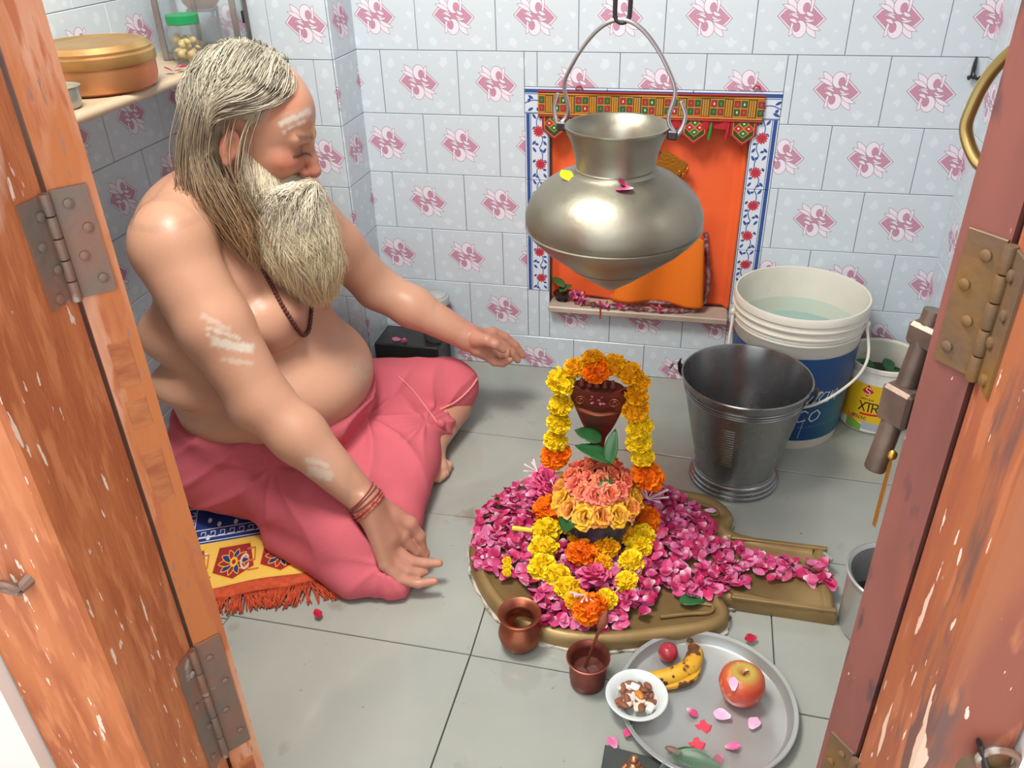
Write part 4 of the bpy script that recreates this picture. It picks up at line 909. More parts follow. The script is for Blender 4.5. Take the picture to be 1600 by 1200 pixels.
obj('skin_fold',tube(bq[4:20]+np.array([.008,-.014,-.004]),np.interp(np.linspace(0,1,16),[0,.5,1],[.004,.009,.003]),8),m_ban,t)
p=ontray(1043,1030,.004); obj('plum',J(lathe([(0,.0),(.008,.001),(.0165,.010),(.018,.018),(.0155,.028),(.008,.034),(.003,.0335),(0,.032)],(p[0],p[1],.004),32)),M('plum_skin',S(150,34,52),.3,col2=S(170,60,70),ns=14),None,label='small dark red plum beside the banana',cat='fruit',smooth=True)
ap=ontray(1155,1092,.004); ap=(ap[0],ap[1]+.0,.0045)
t=thing('apple',ap,'red orange apple with a pale petal resting on the tray','fruit')
prof=[(0,.004),(.012,.0),(.024,.005),(.034,.02),(.039,.040),(.036,.056),(.027,.066),(.015,.070),(.006,.066),(0,.060)]
V,F=lathe(prof,ap,48); 
zz=(V[:,2]-ap[2])/.07; rr=np.hypot(V[:,0]-ap[0],V[:,1]-ap[1])/.04; k=np.clip((zz-.90)/.10,0,1)[:,None]*np.clip(1.1-rr,0,1)[:,None]; g=np.clip(.5+.5*np.sin(np.arctan2(V[:,1]-ap[1],V[:,0]-ap[0])*2),0,1)[:,None]*.5
cA=np.array(S(188,66,50)[:3]);cB=np.array(S(204,98,64)[:3]);cC=np.array(S(170,180,80)[:3]); cc=(cA*(1-g)+cB*g)*(1-k)+cC*k
APB=BVHTree.FromPolygons([tuple(v) for v in V],[tuple(int(a) for a in f) for f in F])
obj('flesh',(V,F),M('apple_skin',S(200,70,50),.3,vcol='Col',extra=[(60,.62,.66,S(220,140,96))]),t,cols=cc,smooth=True)
obj('stalk',tube([(ap[0],ap[1],ap[2]+.058),(ap[0]+.002,ap[1],ap[2]+.068),(ap[0]+.007,ap[1]-.002,ap[2]+.074)],.0016,6),M('apple_stalk',S(80,90,50),.7),t)
bo=ontray(1024,1112,.004); bo=(bo[0],bo[1]+.0,.0045); bo=(.683,-1.132,.0045)
t=thing('white_bowl',bo,'small white bowl of nuts standing in the tray','bowl')
obj('bowl',lathe([(0,.001),(.022,.001),(.026,.003),(.040,.020),(.0475,.031),(.0525,.033),(.053,.035),(.0515,.0365),(.0445,.0345),(.037,.022),(.024,.007),(0,.005)],bo,72),m_china,t,smooth=50)
m_alm=M('almond_skin',S(140,86,60),.6,col2=S(116,70,50),ns=60); m_cash=M('cashew',S(222,204,180),.5); m_rai=M('golden_raisin',S(196,130,50),.4); m_sug=M('sugar_crystal',S(214,210,206),.3)
for k in range(40):
    a=rng.uniform(0,6.28); r=.033*math.sqrt(rng.uniform(0,1)); p=(bo[0]+r*math.cos(a),bo[1]+r*math.sin(a),bo[2]+.015+rng.uniform(0,.014)); kind=k%7
    R_=rz(rng.uniform(0,6))@rx(rng.uniform(-.7,.7))
    if kind in (0,1,2,5): obj('almond',xf(ball((0,0,0),(.006,.0115,.004),10,7),R_,p),m_alm,None,label='brown almond among the nuts in the white bowl',cat='nut',group='almonds in the white bowl',smooth=True)
    elif kind==3: obj('sugar_lump',xf(box(-.008,.008,-.006,.006,-.0045,.0045,.0015),R_,p),m_sug,None,label='whitish sugar lump among the nuts in the white bowl',cat='sugar',group='sugar lumps in the white bowl')
    else: obj('cashew_nut',xf(tube(curve([(-.008,0,0),(-.003,.004,0),(.004,.003,0),(.008,-.002,0)],10),[.002,.0035,.004,.0042,.0042,.0042,.004,.0038,.003,.002],8),R_,p),m_cash,None,label='pale cashew among the nuts in the white bowl',cat='nut',group='cashews in the white bowl')
obj('raisin',xf(ball((0,0,0),(.0065,.013,.0055),12,8),rz(.5)@rx(-.3),(bo[0]+.004,bo[1]+.004,bo[2]+.030)),m_rai,None,label='golden raisin on top of the nuts in the bowl',cat='dried fruit',smooth=True)
d=CR.T@np.array([(1147-800)/FPX,(1068-600)/FPX,1.]); d/=np.linalg.norm(d); hp_=APB.ray_cast(Vector(CP),Vector(d))
o=petal(np.array(hp_[0])+np.array(hp_[1])*.0025,'pale pink petal lying on the apple',None,PALE[0],.95,0.)
o.matrix_basis=Matrix.Translation(hp_[0]+hp_[1]*.0025)@hp_[1].to_track_quat('Z','Y').to_matrix().to_4x4()@Matrix.Rotation(.5,4,'Z')@Matrix.Scale(.95,4)
for u,v,z,m_,l,s in ((1082,1113,.009,PM[2],'round pink petal touching the white bowl',.9),(1128,1117,.012,PALE[1],'pale lilac petal curled before the apple',1.25),(1178,1130,.010,PALE[0],'pale lilac petal right of the curled one',1.2),(1145,1166,.009,PM[3],'pink petal with white tip at the front of the tray',1.1),(1122,1187,.010,PM[1],'dark pink petal at the tray edge by the leaf',.9)):
    petal(pxpt(u,v,z=z),l,None,m_,s,.15)
m_kum=M('wet_vermilion_sugar',S(232,70,90),.15,bump=1.,bs=150)
for (u,v,l) in ((1100,1135,'upper smear of wet red sugar on the tray'),(1090,1163,'lower smear of wet red sugar near the leaf')):
    p=ontray(u,v,.004); P=[(p[0]+(.016+.005*math.sin(k*2.3))*math.cos(k*.5236)*.75,p[1]+(.014+.005*math.cos(k*1.9))*math.sin(k*.5236)*.8) for k in range(12)]; obj('red_sugar',prism(P,.0035,.006,.002),m_kum,None,label=l,cat='sugar')
p=ontray(1046,1178,.008); leafobj('leaf',p,.085,.036,rz(-1.75)@rx(.15),'long dark green leaf at the front edge of the tray',fold=.35)
obj('betel_nut',xf(ball((0,0,0),(.014,.006,.004),12,8),rz(-.2),ontray(1052,1172,.016)),M('brown_pod',S(120,92,74),.5),None,label='small brown pod on the leaf in the tray',cat='pod',smooth=True)
# slate with figurine at the bottom edge
p=pxpt(945,1168,z=.006); q=pxpt(1060,1200,z=.006)
obj('slate_plate',prism([(p[0]-.004,p[1]-.16),(p[0]+.13,p[1]-.17),(p[0]+.12,p[1]-.01),(p[0]-.0,p[1]+.002)],.0,.012,.002),M('dark_slate',S(66,74,66),.45,col2=S(48,50,54),ns=8),None,label='dark slate plate under the brass figurine at the bottom',cat='plate')
f=pxpt(990,1196,z=.03); f=(f[0],f[1],.0125); t=thing('brass_figurine',f,'tiny crouching brass figurine on the dark slate plate','figurine')
m_fig=M('rose_brass',S(190,140,104),.3,.9)
obj('body',J(ball((f[0],f[1],.024),(.014,.013,.014),16,12),ball((f[0],f[1]-.006,.032),(.011,.009,.012),14,10)),m_fig,t)
obj('head',ball((f[0],f[1]-.002,.048),(.0075,.0075,.008),14,10),m_fig,t)
for s in (-1,1):
    obj('arm',tube(curve([(f[0]+s*.010,f[1]-.004,.036),(f[0]+s*.015,f[1]-.009,.028),(f[0]+s*.004,f[1]-.016,.026)],10),.0038,8),m_fig,t)
    obj('leg',tube(curve([(f[0]+s*.008,f[1],.018),(f[0]+s*.016,f[1]-.012,.020),(f[0]+s*.006,f[1]-.018,.0165)],10),.005,8),m_fig,t)
obj('pedestal',lathe([(0,0),(.019,0),(.019,.004),(.015,.007),(0,.008)],(f[0],f[1],.0125),24),m_fig,t)
g=(.79,-1.285,0); t=thing('glass_bowl',g,'clear glass bowl cut off by the bottom edge of the picture','bowl')
obj('bowl',lathe([(0,.002),(.03,.002),(.052,.02),(.062,.045),(.063,.048),(.060,.0475),(.05,.022),(.028,.006),(0,.006)],g,48),m_glass,t)
# ---------------- door furniture on the right leaf
def rp(s,tt,z): q_=pR+eR*s+dR*tt; return np.array([q_[0],q_[1],z])
t=thing('door_pull',tuple(rp(.036,.05,1.06)),'curved brass pull handle on the edge side of the right door','door handle')
e3=np.array([eR[0],eR[1],0.])
a_,b_=rp(.036,.030,1.130),rp(.036,.030,1.058)
obj('grip',tube(curve([a_,a_+e3*.012+[0,0,.001],a_+e3*.027+[0,0,-.018],(a_+b_)/2+e3*.034+[0,0,-.004],b_+e3*.034+[0,0,.014],b_+e3*.018+[0,0,-.004],b_+[0,0,-.002]],40),[.0050]*40,12,flat=.8),m_brpull,t)
for z in (1.130,1.056): obj('foot_plate',xf(box(-.002,.002,-.009,.009,-.01,.01,.001),rz(math.atan2(eR[1],eR[0])),rp(.038,.030,z)),m_brpull,t)
t=thing('sliding_bolt',tuple(rp(.04,.04,.80)),'heavy worn steel sliding bolt on the right door','door bolt')
m_bolt=M('worn_bolt_steel',S(124,106,94),.42,.6,col2=S(84,72,66),ns=20,extra=[(24,.64,.68,S(186,170,140))],bump=.4,bs=60)
RZ=rz(math.atan2(eR[1],eR[0]))
obj('rod',tube([rp(.068,.0195,.792),rp(.068,.020,.794),rp(.068,.045,.935)],[.0082,.0090,.0086],18),m_bolt,t,smooth=50)
for z0,z1,tt in ((.838,.872,.032),(.905,.925,.045)): obj('keeper',xf(box(-.004,.024,-.013,.013,z0,z1,.003),RZ,rp(.056,tt,0)),m_bolt,t)
obj('back_plate',xf(box(-.001,.014,-.018,.018,.80,.935,.002),RZ,rp(.037,.045,0)),m_iron,t)
t=thing('brass_hasp',tuple(rp(.04,.02,.74)),'bright brass strip hanging beside the steel bolt','hasp')
hs=rp(.054,.018,0); obj('strip',tube([hs+[0,0,.812],hs+[0,0,.806],hs+[0,0,.742]],[.002,.0040,.0044],4,flat=.45),m_gold,t,smooth=False)
obj('pivot',ball(hs+[0,0,.816],(.004,.003,.005),10,8),m_gold,t)
# hasp and ring on the jambs
t=thing('staple_hasp',(.10,-1.64,.60),'grey steel staple and strap on the left jamb','hasp')
c1=pxpt(52,905,y=-1.638); 
obj('strap',J(tube([pxpt(50,895,y=-1.637),pxpt(75,930,y=-1.637),pxpt(108,1000,y=-1.637)],[.010,.011,.009],10,flat=.22,up=(0,-1,0))),m_hinge,t)
lp=pxpt(12,918,y=-1.655); obj('eye',J(tube([lp+np.array([.012*math.cos(a),-.003*math.sin(a),.008*math.sin(a)]) for a in np.linspace(0,6.283,20)],.0035,8,cap=False),tube([lp+[.012,0,0],pxpt(52,898,y=-1.640)],[.005,.007],8)),m_hinge,t)
obj('rivet',ball(pxpt(55,905,y=-1.6395),(.004,.002,.004),10,8),m_iron,t)
t=thing('door_ring',(.97,-1.645,.64),'worn round steel socket and ring on the right jamb','door ring')
rc=pxpt(1532,1185,y=-1.636); obj('boss',xf(lathe([(.030,0),(.029,.004),(.022,.008),(.010,.012),(0,.013)],(0,0,0),32),rx(math.pi/2),rc),m_hingeR,t)
r2=pxpt(1560,1190,y=-1.652); obj('ring',tube([r2+np.array([.013*math.cos(a),0,.013*math.sin(a)]) for a in np.linspace(0,6.283,26)],.003,8,cap=False),m_hinge,t)
obj('tongue',tube([pxpt(1530,1160,y=-1.65),pxpt(1540,1200,y=-1.652)],[.004,.006],8,flat=.5),m_iron,t)
# ---------------- far left corner: black ledge, jar, petals
obj('black_ledge',box(XL+.002,.03,-.12,-.002,0,.10,.004),m_black,None,label='black stone ledge in the back corner behind the man',cat='ledge')
c=(.015,-.065,.1205); c=(.012,-.062,.1005); t=thing('glass_jar',c,'squat glass jar with a clear ribbed lid behind the raised arm','jar')
obj('body',lathe([(0,.001),(.036,.001),(.04,.008),(.04,.108),(.036,.116)],c,36),m_glass,t)
obj('contents',lathe([(0,.002),(.037,.002),(.038,.095),(0,.10)],c,30),M('dark_contents',S(60,60,60),.6),t)
obj('lid',lathe([(.0405,.112),(.042,.114),(.042,.130),(.040,.134),(.036,.136),(.034,.140),(.02,.146),(0,.147)],c,36),M('clear_lid',S(176,180,178),.15,alpha=.85),t)
for (x,y,l) in ((-.10,-.10,'pink petal on the black ledge close to the pier'),(-.075,-.105,'pink petal on the black ledge behind the thigh')): petal((x,y,.106),l,'petals on the black ledge',None,1.1,.2)
# ------------------------------------------------------------------ smooth solid engine (distance field -> continuous mesh)
class Field:
    def __init__(s,lo,hi,h):
        s.lo=np.array(lo,float); s.h=h; s.n=np.ceil((np.array(hi,float)-s.lo)/h).astype(int)+1
        s.F=np.full(s.n,.06,np.float32)
    def _sub(s,c0,c1):
        a=np.clip(np.floor((c0-s.lo)/s.h).astype(int),0,s.n); b=np.clip(np.ceil((c1-s.lo)/s.h).astype(int)+1,0,s.n)
        if np.any(b<=a): return None
        sl=tuple(slice(i,j) for i,j in zip(a,b)); ax=[s.lo[i]+s.h*np.arange(a[i],b[i]) for i in range(3)]
        return sl,np.meshgrid(*ax,indexing='ij')
    def comb(s,sl,d,k,sub=False):
        F=s.F[sl]; d=d.astype(np.float32)
        if sub: d=-d; F_=-F; h=np.clip(.5+.5*(-F_+d*-1)/k*-1,0,1) if False else None
        if sub:
            h=np.clip(.5-.5*(F-d)/k,0,1); s.F[sl]=F*(1-h)+d*h+k*h*(1-h)
        else:
            h=np.clip(.5+.5*(d-F)/k,0,1); s.F[sl]=d*(1-h)+F*h-k*h*(1-h)
    def cap(s,a,b,ra,rb,k=.02,sub=False,flat=None):
        a,b=np.array(a,float),np.array(b,float); m=.04+k; r=max(ra,rb)+m
        q=s._sub(np.minimum(a,b)-r,np.maximum(a,b)+r)
        if q is None: return
        sl,(X,Y,Z)=q; d=b-a; L=np.dot(d,d)+1e-12; t=np.clip(((X-a[0])*d[0]+(Y-a[1])*d[1]+(Z-a[2])*d[2])/L,0,1)
        D=np.sqrt((X-a[0]-t*d[0])**2+(Y-a[1]-t*d[1])**2+(Z-a[2]-t*d[2])**2)-(ra+(rb-ra)*t); s.comb(sl,D,k,sub)
    def ell(s,c,r,k=.02,R=None,sub=False):
        c,r=np.array(c,float),np.array(r,float); m=r.max()+.04+k
        q=s._sub(c-m,c+m)
        if q is None: return
        sl,(X,Y,Z)=q; P=np.stack([X-c[0],Y-c[1],Z-c[2]],-1)
        if R is not None: P=P@np.array(R)      # R columns = local axes in world
        k0=np.linalg.norm(P/r,axis=-1); k1=np.linalg.norm(P/(r*r),axis=-1)+1e-9; s.comb(sl,k0*(k0-1)/k1,k,sub)
    def chain(s,pts,rs,k=.01):
        for i in range(len(pts)-1): s.cap(pts[i],pts[i+1],rs[i],rs[i+1],k)
    def mesh(s):
        F=s.F; ins=F<0; n=s.n; cn=n-1
        acc=[];cid=[];quads=[]
        for ax in range(3):
            sl0=[slice(None)]*3; sl1=[slice(None)]*3; sl0[ax]=slice(0,-1); sl1[ax]=slice(1,None)
            A,B=ins[tuple(sl0)],ins[tuple(sl1)]; I=np.argwhere(A!=B)
            if len(I)==0: continue
            J_=I.copy(); J_[:,ax]+=1
            f0=F[tuple(I.T)];f1=F[tuple(J_.T)]; t=f0/(f0-f1); P=I.astype(float); P[:,ax]+=t
            o1,o2=[a for a in range(3) if a!=ax]; cells=[]
            for d1,d2 in ((-1,-1),(0,-1),(0,0),(-1,0)):
                c=I.copy(); c[:,o1]+=d1; c[:,o2]+=d2; ok=np.all((c>=0)&(c<cn),axis=1)
                lin=np.where(ok,(c[:,0]*cn[1]+c[:,1])*cn[2]+c[:,2],-1); cells.append(lin); acc.append(P[ok]); cid.append(lin[ok])
            Q=np.stack(cells,1); good=np.all(Q>=0,axis=1); Q=Q[good]; flip=A[tuple(I.T)][good]
            if ax==1: flip=~flip
            Q[~flip]=Q[~flip][:,::-1]; quads.append(Q)
        acc=np.concatenate(acc);cid=np.concatenate(cid); u,inv=np.unique(cid,return_inverse=True); cnt=np.bincount(inv)
        V=np.stack([np.bincount(inv,acc[:,i])/cnt for i in range(3)],1)*s.h+s.lo
        Q=np.searchsorted(u,np.concatenate(quads)); return V,Q
    def grad(s,V):
        p=(V-s.lo)/s.h; i=np.clip(np.round(p).astype(int),1,s.n-2); g=[]
        for ax in range(3):
            a=i.copy();b=i.copy();a[:,ax]+=1;b[:,ax]-=1; g.append(s.F[tuple(a.T)]-s.F[tuple(b.T)])
        g=np.stack(g,1); return g/(np.linalg.norm(g,axis=1,keepdims=True)+1e-9)
def fastmesh(name,V,Q,mat,cols=None,origin=(0,0,0)):
    me=bpy.data.meshes.new(name); V=np.asarray(V,np.float32)-np.array(origin,np.float32); n,m=len(V),len(Q); k=Q.shape[1]
    me.vertices.add(n); me.vertices.foreach_set('co',V.ravel()); me.loops.add(m*k); me.loops.foreach_set('vertex_index',np.ascontiguousarray(Q,dtype=np.int32).ravel())
    me.polygons.add(m); me.polygons.foreach_set('loop_start',np.arange(0,m*k,k,dtype=np.int32)); me.update(calc_edges=True); me.validate()
    me.materials.append(mat); me.shade_smooth()
    if cols is not None:
        c=np.ones((n,4),np.float32); c[:,:3]=cols; a=me.color_attributes.new('Col','FLOAT_COLOR','POINT'); a.data.foreach_set('color',c.ravel())
    return me
def proj(V):
    q=(np.asarray(V)-CP)@CR.T; return FPX*q[:,0]/q[:,2]+800, FPX*q[:,1]/q[:,2]+600, q[:,2]
def vnoise(P,sc,seed=0):
    """cheap smooth pseudo noise in -1..1"""
    r=np.random.default_rng(seed); o=np.zeros(len(P))
    for i in range(6):
        k=r.normal(0,1,3); k=k/np.linalg.norm(k)*sc*r.uniform(.6,1.9); o+=np.sin(P@k+r.uniform(0,6.28))
    return o/3.2
def relax(V,Q,it=2,lam=.5):
    n=len(V); E=np.concatenate([Q[:,[0,1]],Q[:,[1,2]],Q[:,[2,3]],Q[:,[3,0]]]); E=np.concatenate([E,E[:,::-1]])
    c=np.bincount(E[:,0],minlength=n)[:,None]
    for _ in range(it):
        S_=np.stack([np.bincount(E[:,0],V[E[:,1],i],minlength=n) for i in range(3)],1)/np.maximum(c,1); V=V+(S_-V)*lam
    return V
# ------------------------------------------------------------------ the seated man
q_=lambda u,v,y: pxpt(u,v,y=y)
H0=np.array([-.106,-.650,.861]); HS=1.05
yaw,pit=math.radians(15),math.radians(24)
hf=np.array([math.cos(yaw)*math.cos(pit),math.sin(yaw)*math.cos(pit),-math.sin(pit)]); hl=np.array([-math.sin(yaw),math.cos(yaw),0.]); hu=np.cross(hf,hl)
HR=np.stack([hf,hl,hu],1)
def hd(f,l,u): return H0+HS*(f*hf+l*hl+u*hu)
WR=np.array([.126,-.902,.186]); EL=np.array([-.072,-.872,.385]); SH=np.array([-.232,-.812,.668])
WL=q_(733,528,-.315); ELb=np.array([-.045,-.325,.375]); SHb=np.array([-.175,-.43,.625])
def body_prims(F):
    k=.045
    F.ell((-.235,-.62,.14),(.20,.21,.14),k); F.ell((-.195,-.62,.275),(.222,.222,.15),k); F.ell((-.235,-.62,.40),(.175,.205,.16),k)
    F.ell((-.235,-.625,.53),(.15,.195,.16),k); F.ell((-.265,-.645,.655),(.11,.18,.105),k)
    F.ell((-.13,-.708,.475),(.078,.085,.075),.012); F.ell((-.13,-.545,.475),(.078,.08,.075),.012)
    F.ell((-.185,-.622,.285),(.215,.218,.12),.010)
    F.ell((-.27,-.76,.34),(.12,.09,.05),.012); F.ell((-.28,-.755,.45),(.11,.085,.07),.02)
    F.cap((-.235,-.63,.66),(-.155,-.65,.80),.075,.066,.03)
    F.cap((-.225,-.655,.715),SH+[0,.03,.015],.055,.058,.03); F.cap((-.21,-.60,.71),SHb+[0,-.03,.01],.055,.055,.03)
    F.ell(SH,(.076,.070,.078),.03); F.ell(SHb,(.07,.068,.072),.03)
    # near arm
    m=SH*.5+EL*.5
    F.cap(SH+[.004,-.004,-.015],m+[-.004,-.006,0],.073,.068,.018); F.cap(m+[-.004,-.006,0],EL+[-.006,0,.0],.068,.057,.02)
    f1=EL*.66+WR*.34; F.cap(EL+[-.004,0,-.004],f1+[0,0,-.002],.057,.053,.018); F.cap(f1,WR,.053,.031,.02); F.ell(EL+[-.03,-.006,-.018],(.034,.034,.034),.03)
    # far arm
    m=SHb*.5+ELb*.5; F.cap(SHb,m,.065,.060,.02); F.cap(m,ELb,.060,.052,.02)
    f1=ELb*.62+WL*.38; F.cap(ELb,f1,.053,.050,.018); F.cap(f1,WL,.050,.033,.02)
    F.ell((-.005,-.58,.285),(.014,.014,.012),.012,sub=True)
def head_prims(F):
    def E(c,r,k=.015,sub=False): F.ell(hd(*c),np.array(r)*HS,k,HR,sub)
    def K(a,b,ra,rb,k=.012,sub=False): F.cap(hd(*a),hd(*b),ra*HS,rb*HS,k,sub)
    E((-.005,0,.022),(.098,.077,.090),.01); E((.045,0,.018),(.050,.062,.058),.02); E((.040,0,-.045),(.056,.060,.068),.03)
    E((.045,0,-.095),(.045,.045,.035),.03)
    for s in (-1,1):
        K((.079,s*.044,.004),(.094,s*.012,.004),.0095,.0105,.014)
        E((.064,s*.044,-.042),(.024,.021,.020),.02)
        E((.100,s*.031,-.012),(.014,.017,.009),.010,True)
        E((.0765,s*.031,-.019),(.0155,.0165,.0135),.003)
        K((.091,s*.016,-.0245),(.080,s*.046,-.024),.0016,.0016,.003)
        E((-.018,s*.080,-.038),(.017,.007,.031),.004); E((-.012,s*.0865,-.036),(.009,.004,.018),.003,True)
        E((-.016,s*.080,-.066),(.008,.006,.009),.004)
    for s in (-1,1): K((.088,s*.016,-.044),(.074,s*.036,-.046),.0150,.0180,.012)
    K((.092,0,.0),(.110,0,-.034),.0095,.0105,.010); K((.110,0,-.034),(.1195,0,-.053),.0110,.0138,.006)
    for s in (-1,1): E((.106,s*.0135,-.058),(.012,.0085,.0085),.005)
    E((.100,0,-.083),(.012,.024,.006),.006); E((.097,0,-.097),(.013,.021,.006),.006)
def hand_near(F):
    P=lambda u,v,y: q_(u,v,y)
    dors=[(628,838,-.897),(617,860,-.920),(609,872,-.938),(601,882,-.954)]
    W=WR
    for i,(u,v,y) in enumerate(dors):
        p=P(u,v,y); w=W+(P(588,806,-.885-.013*i)-P(588,806,-.905))
        F.cap(w*.9+W*.1,p,.021,.0135 if i<3 else .0125,.016)
    F.cap(W,P(606,838,-.915),.030,.022,.016)
    # thumb with fleshy base
    F.chain([W+[.004,.010,-.004],P(612,806,-.882),P(640,818,-.876),P(655,838,-.874),P(661,860,-.878)],[.024,.021,.0145,.0118,.0098],.008)
    F.chain([P(628,838,-.897),P(649,864,-.893),P(662,872,-.883),P(666,864,-.876)],[.0135,.0108,.0098,.0085],.004)
    F.chain([P(617,860,-.920),P(643,877,-.922),P(665,880,-.915),P(686,880,-.908)],[.0138,.0112,.0098,.0082],.004)
    F.chain([P(609,872,-.938),P(636,893,-.941),P(654,896,-.932),P(664,893,-.922)],[.0135,.0108,.0096,.0084],.004)
    F.chain([P(601,882,-.954),P(624,905,-.957),P(653,912,-.951),P(679,908,-.944)],[.0128,.0106,.0092,.0078],.004)
def hand_far(F):
    P=lambda u,v,y: q_(u,v,y)
    F.cap(WL,P(756,535,-.30),.031,.025,.016); F.cap(P(748,524,-.29),P(770,521,-.275),.020,.014,.012); F.cap(P(748,545,-.325),P(764,555,-.318),.022,.015,.012)
    F.chain([P(770,519,-.270),P(789,527,-.262),P(805,540,-.257),P(817,555,-.254)],[.0145,.0118,.0108,.0088],.003)
    F.chain([P(770,530,-.283),P(786,541,-.276),P(799,552,-.271),P(809,563,-.267)],[.0145,.0115,.0105,.0085],.002)
    F.chain([P(767,543,-.302),P(781,554,-.302),P(790,557,-.292),P(792,550,-.284)],[.0135,.0112,.0102,.0085],.002)
    F.chain([P(760,555,-.320),P(773,566,-.322),P(786,568,-.318),P(797,563,-.312)],[.0128,.0105,.0095,.008],.002)
    F.chain([P(745,530,-.335),P(761,532,-.347),P(774,538,-.349),P(786,547,-.342)],[.021,.0145,.0115,.009],.004)
def foot_prims(F):
    F.cap((.150,-.36,.068),(.125,-.52,.050),.040,.033,.02); F.cap((.125,-.52,.05),(.11,-.60,.038),.034,.03,.02)
    F.cap((.12,-.50,.035),(.165,-.56,.022),.028,.018,.015)
    for i,(x,y) in enumerate([(.176,-.535),(.178,-.552),(.178,-.567),(.174,-.58),(.168,-.592)]): F.cap((x-.03,y-.002,.022),(x,y,.014),.013,.0095 if i else .0115,.004)
m_skin=M('skin',S(176,124,96),.40,vcol='Col',sss=.12,spec=.5,bump=.18,bs=120,col2=None)
m_pink=M('faded_pink_cloth',S(206,96,106),.85,vcol='Col',bump=.3,bs=300,spec=.2)
m_hair=M('grey_hair',S(170,160,140),.6,vcol='Col',spec=.25)
def band(U,Vp,x0,y0,x1,y1,w,P=None,seed=0,rag=1.):
    dx,dy=x1-x0,y1-y0; L=dx*dx+dy*dy; t=((U-x0)*dx+(Vp-y0)*dy)/L; d=np.abs((U-x0)*dy-(Vp-y0)*dx)/math.sqrt(L)
    e=np.clip((t+.04)/.1,0,1)*np.clip((1.04-t)/.1,0,1)
    n=vnoise(P,260,seed)*.5+vnoise(P,700,seed+1)*.4
    return np.clip((w-d)/3+rag*n,0,1)*e
def skin_cols(V,N,part):
    U,Y,D=proj(V); face=(N@(-CR[2]))>-.1
    base=np.array(S(197,150,123)[:3]); red=np.array(S(178,98,76)[:3]); dark=np.array(S(150,100,78)[:3]); lite=np.array(S(208,164,136)[:3])
    c=np.tile(base,(len(V),1)); n=vnoise(V,22,3)[:,None]; c=c*(1-.12*np.clip(n,0,1))+.0; 
    def mixc(c,m,col): m=np.clip(m,0,1)[:,None]; return c*(1-m)+np.array(col[:3])*m
    c=mixc(c,np.clip(vnoise(V,14,9)-.1,0,1)*.35,lite)
    ash=S(212,206,190); ash2=S(186,170,156)
    near=V[:,1]<-.60
    if part=='head':
        L=(V-H0)@HR/HS
        c=mixc(c,np.exp(-((L[:,0]-.075)/.03)**2-((L[:,2]+.04)/.03)**2)*.75,red)
        c=mixc(c,np.exp(-((L[:,0]-.115)/.02)**2-((L[:,2]+.05)/.02)**2)*.6,S(186,100,82))
        c=mixc(c,np.exp(-((np.abs(L[:,1])-.033)/.016)**2-((L[:,2]+.018)/.010)**2)*(L[:,0]>.06)*.7,S(96,62,52))
        c=mixc(c,np.exp(-((L[:,2]+.0245+.05*(np.abs(L[:,1])-.02))/.0024)**2)*(np.abs(np.abs(L[:,1])-.031)<.021)*(L[:,0]>.06)*.85,S(50,36,32))
        c=mixc(c,np.exp(-((L[:,2]-.012)/.005)**2)*(np.abs(np.abs(L[:,1])-.03)<.024)*(L[:,0]>.06)*(.65+.3*vnoise(V,500,5)),S(84,72,62))
        c=mixc(c,np.exp(-((L[:,2]-.05)/.03)**2)*(L[:,0]>.03)*.5,S(196,118,84))
        m=np.maximum(band(U,Y,436,196,486,172,6,V,1),band(U,Y,441,207,478,188,3.5,V,2))*face
        c=mixc(c,m*.95,ash); c=mixc(c,band(U,Y,440,190,490,176,14,V,4)*face*.35,ash2)
        c=mixc(c,np.clip((.011-np.abs(L[:,1]+.006))/.004,0,1)*np.clip((L[:,2]-.002)/.004,0,1)*np.clip((.034-L[:,2])/.006,0,1)*(L[:,0]>.07),S(224,162,24))
        c=mixc(c,np.clip((np.abs(L[:,1])-.070)/.008,0,1)*(L[:,2]<-.0)*(L[:,2]>-.085)*(L[:,0]<.03)*(L[:,0]>-.05)*.45,red)
    else:
        c=mixc(c,np.exp(-(((V-WR)**2).sum(1))/.012)*.35,dark); c=mixc(c,np.clip((V[:,0]-.10)/.09,0,1)*(V[:,1]<-.8)*.45,S(176,112,96)); c=mixc(c,np.clip((V[:,0]-.10)/.09,0,1)*(V[:,1]>-.45)*.5,S(176,112,96))
        m=np.zeros(len(V))
        for a in ((314,492,360,516,6),(322,512,378,530,4),(330,533,396,546,8),(322,520,360,545,4),(345,562,396,568,4.5)): m=np.maximum(m,band(U,Y,*a,V,int(a[0]),.8)*(.45 if a[0]<320 or a[0]==345 else .85))
        c=mixc(c,m*near*face,ash)
        m=np.maximum(band(U,Y,480,735,520,745,9,V,7),band(U,Y,476,718,515,728,5,V,8)); c=mixc(c,m*near*face*.55,ash); c=mixc(c,np.exp(-((U-495)/28)**2-((Y-735)/22)**2)*near*face*.4,ash2)
        c=mixc(c,np.exp(-((U-566)/18)**2-((Y-578)/22)**2)*(V[:,2]>.2)*(.35+.5*np.clip(vnoise(V,300,11),0,1)),ash2)
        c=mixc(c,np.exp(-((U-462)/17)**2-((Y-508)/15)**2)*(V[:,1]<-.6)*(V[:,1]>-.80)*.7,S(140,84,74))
    return c
parts=[]
bw=body_prims
FB=Field((-.50,-1.0,.10),(.108,-.22,.725),.005); body_prims(FB)
FH=Field((-.285,-.805,.712),(.06,-.495,1.0),.0024); body_prims(FH); head_prims(FH)
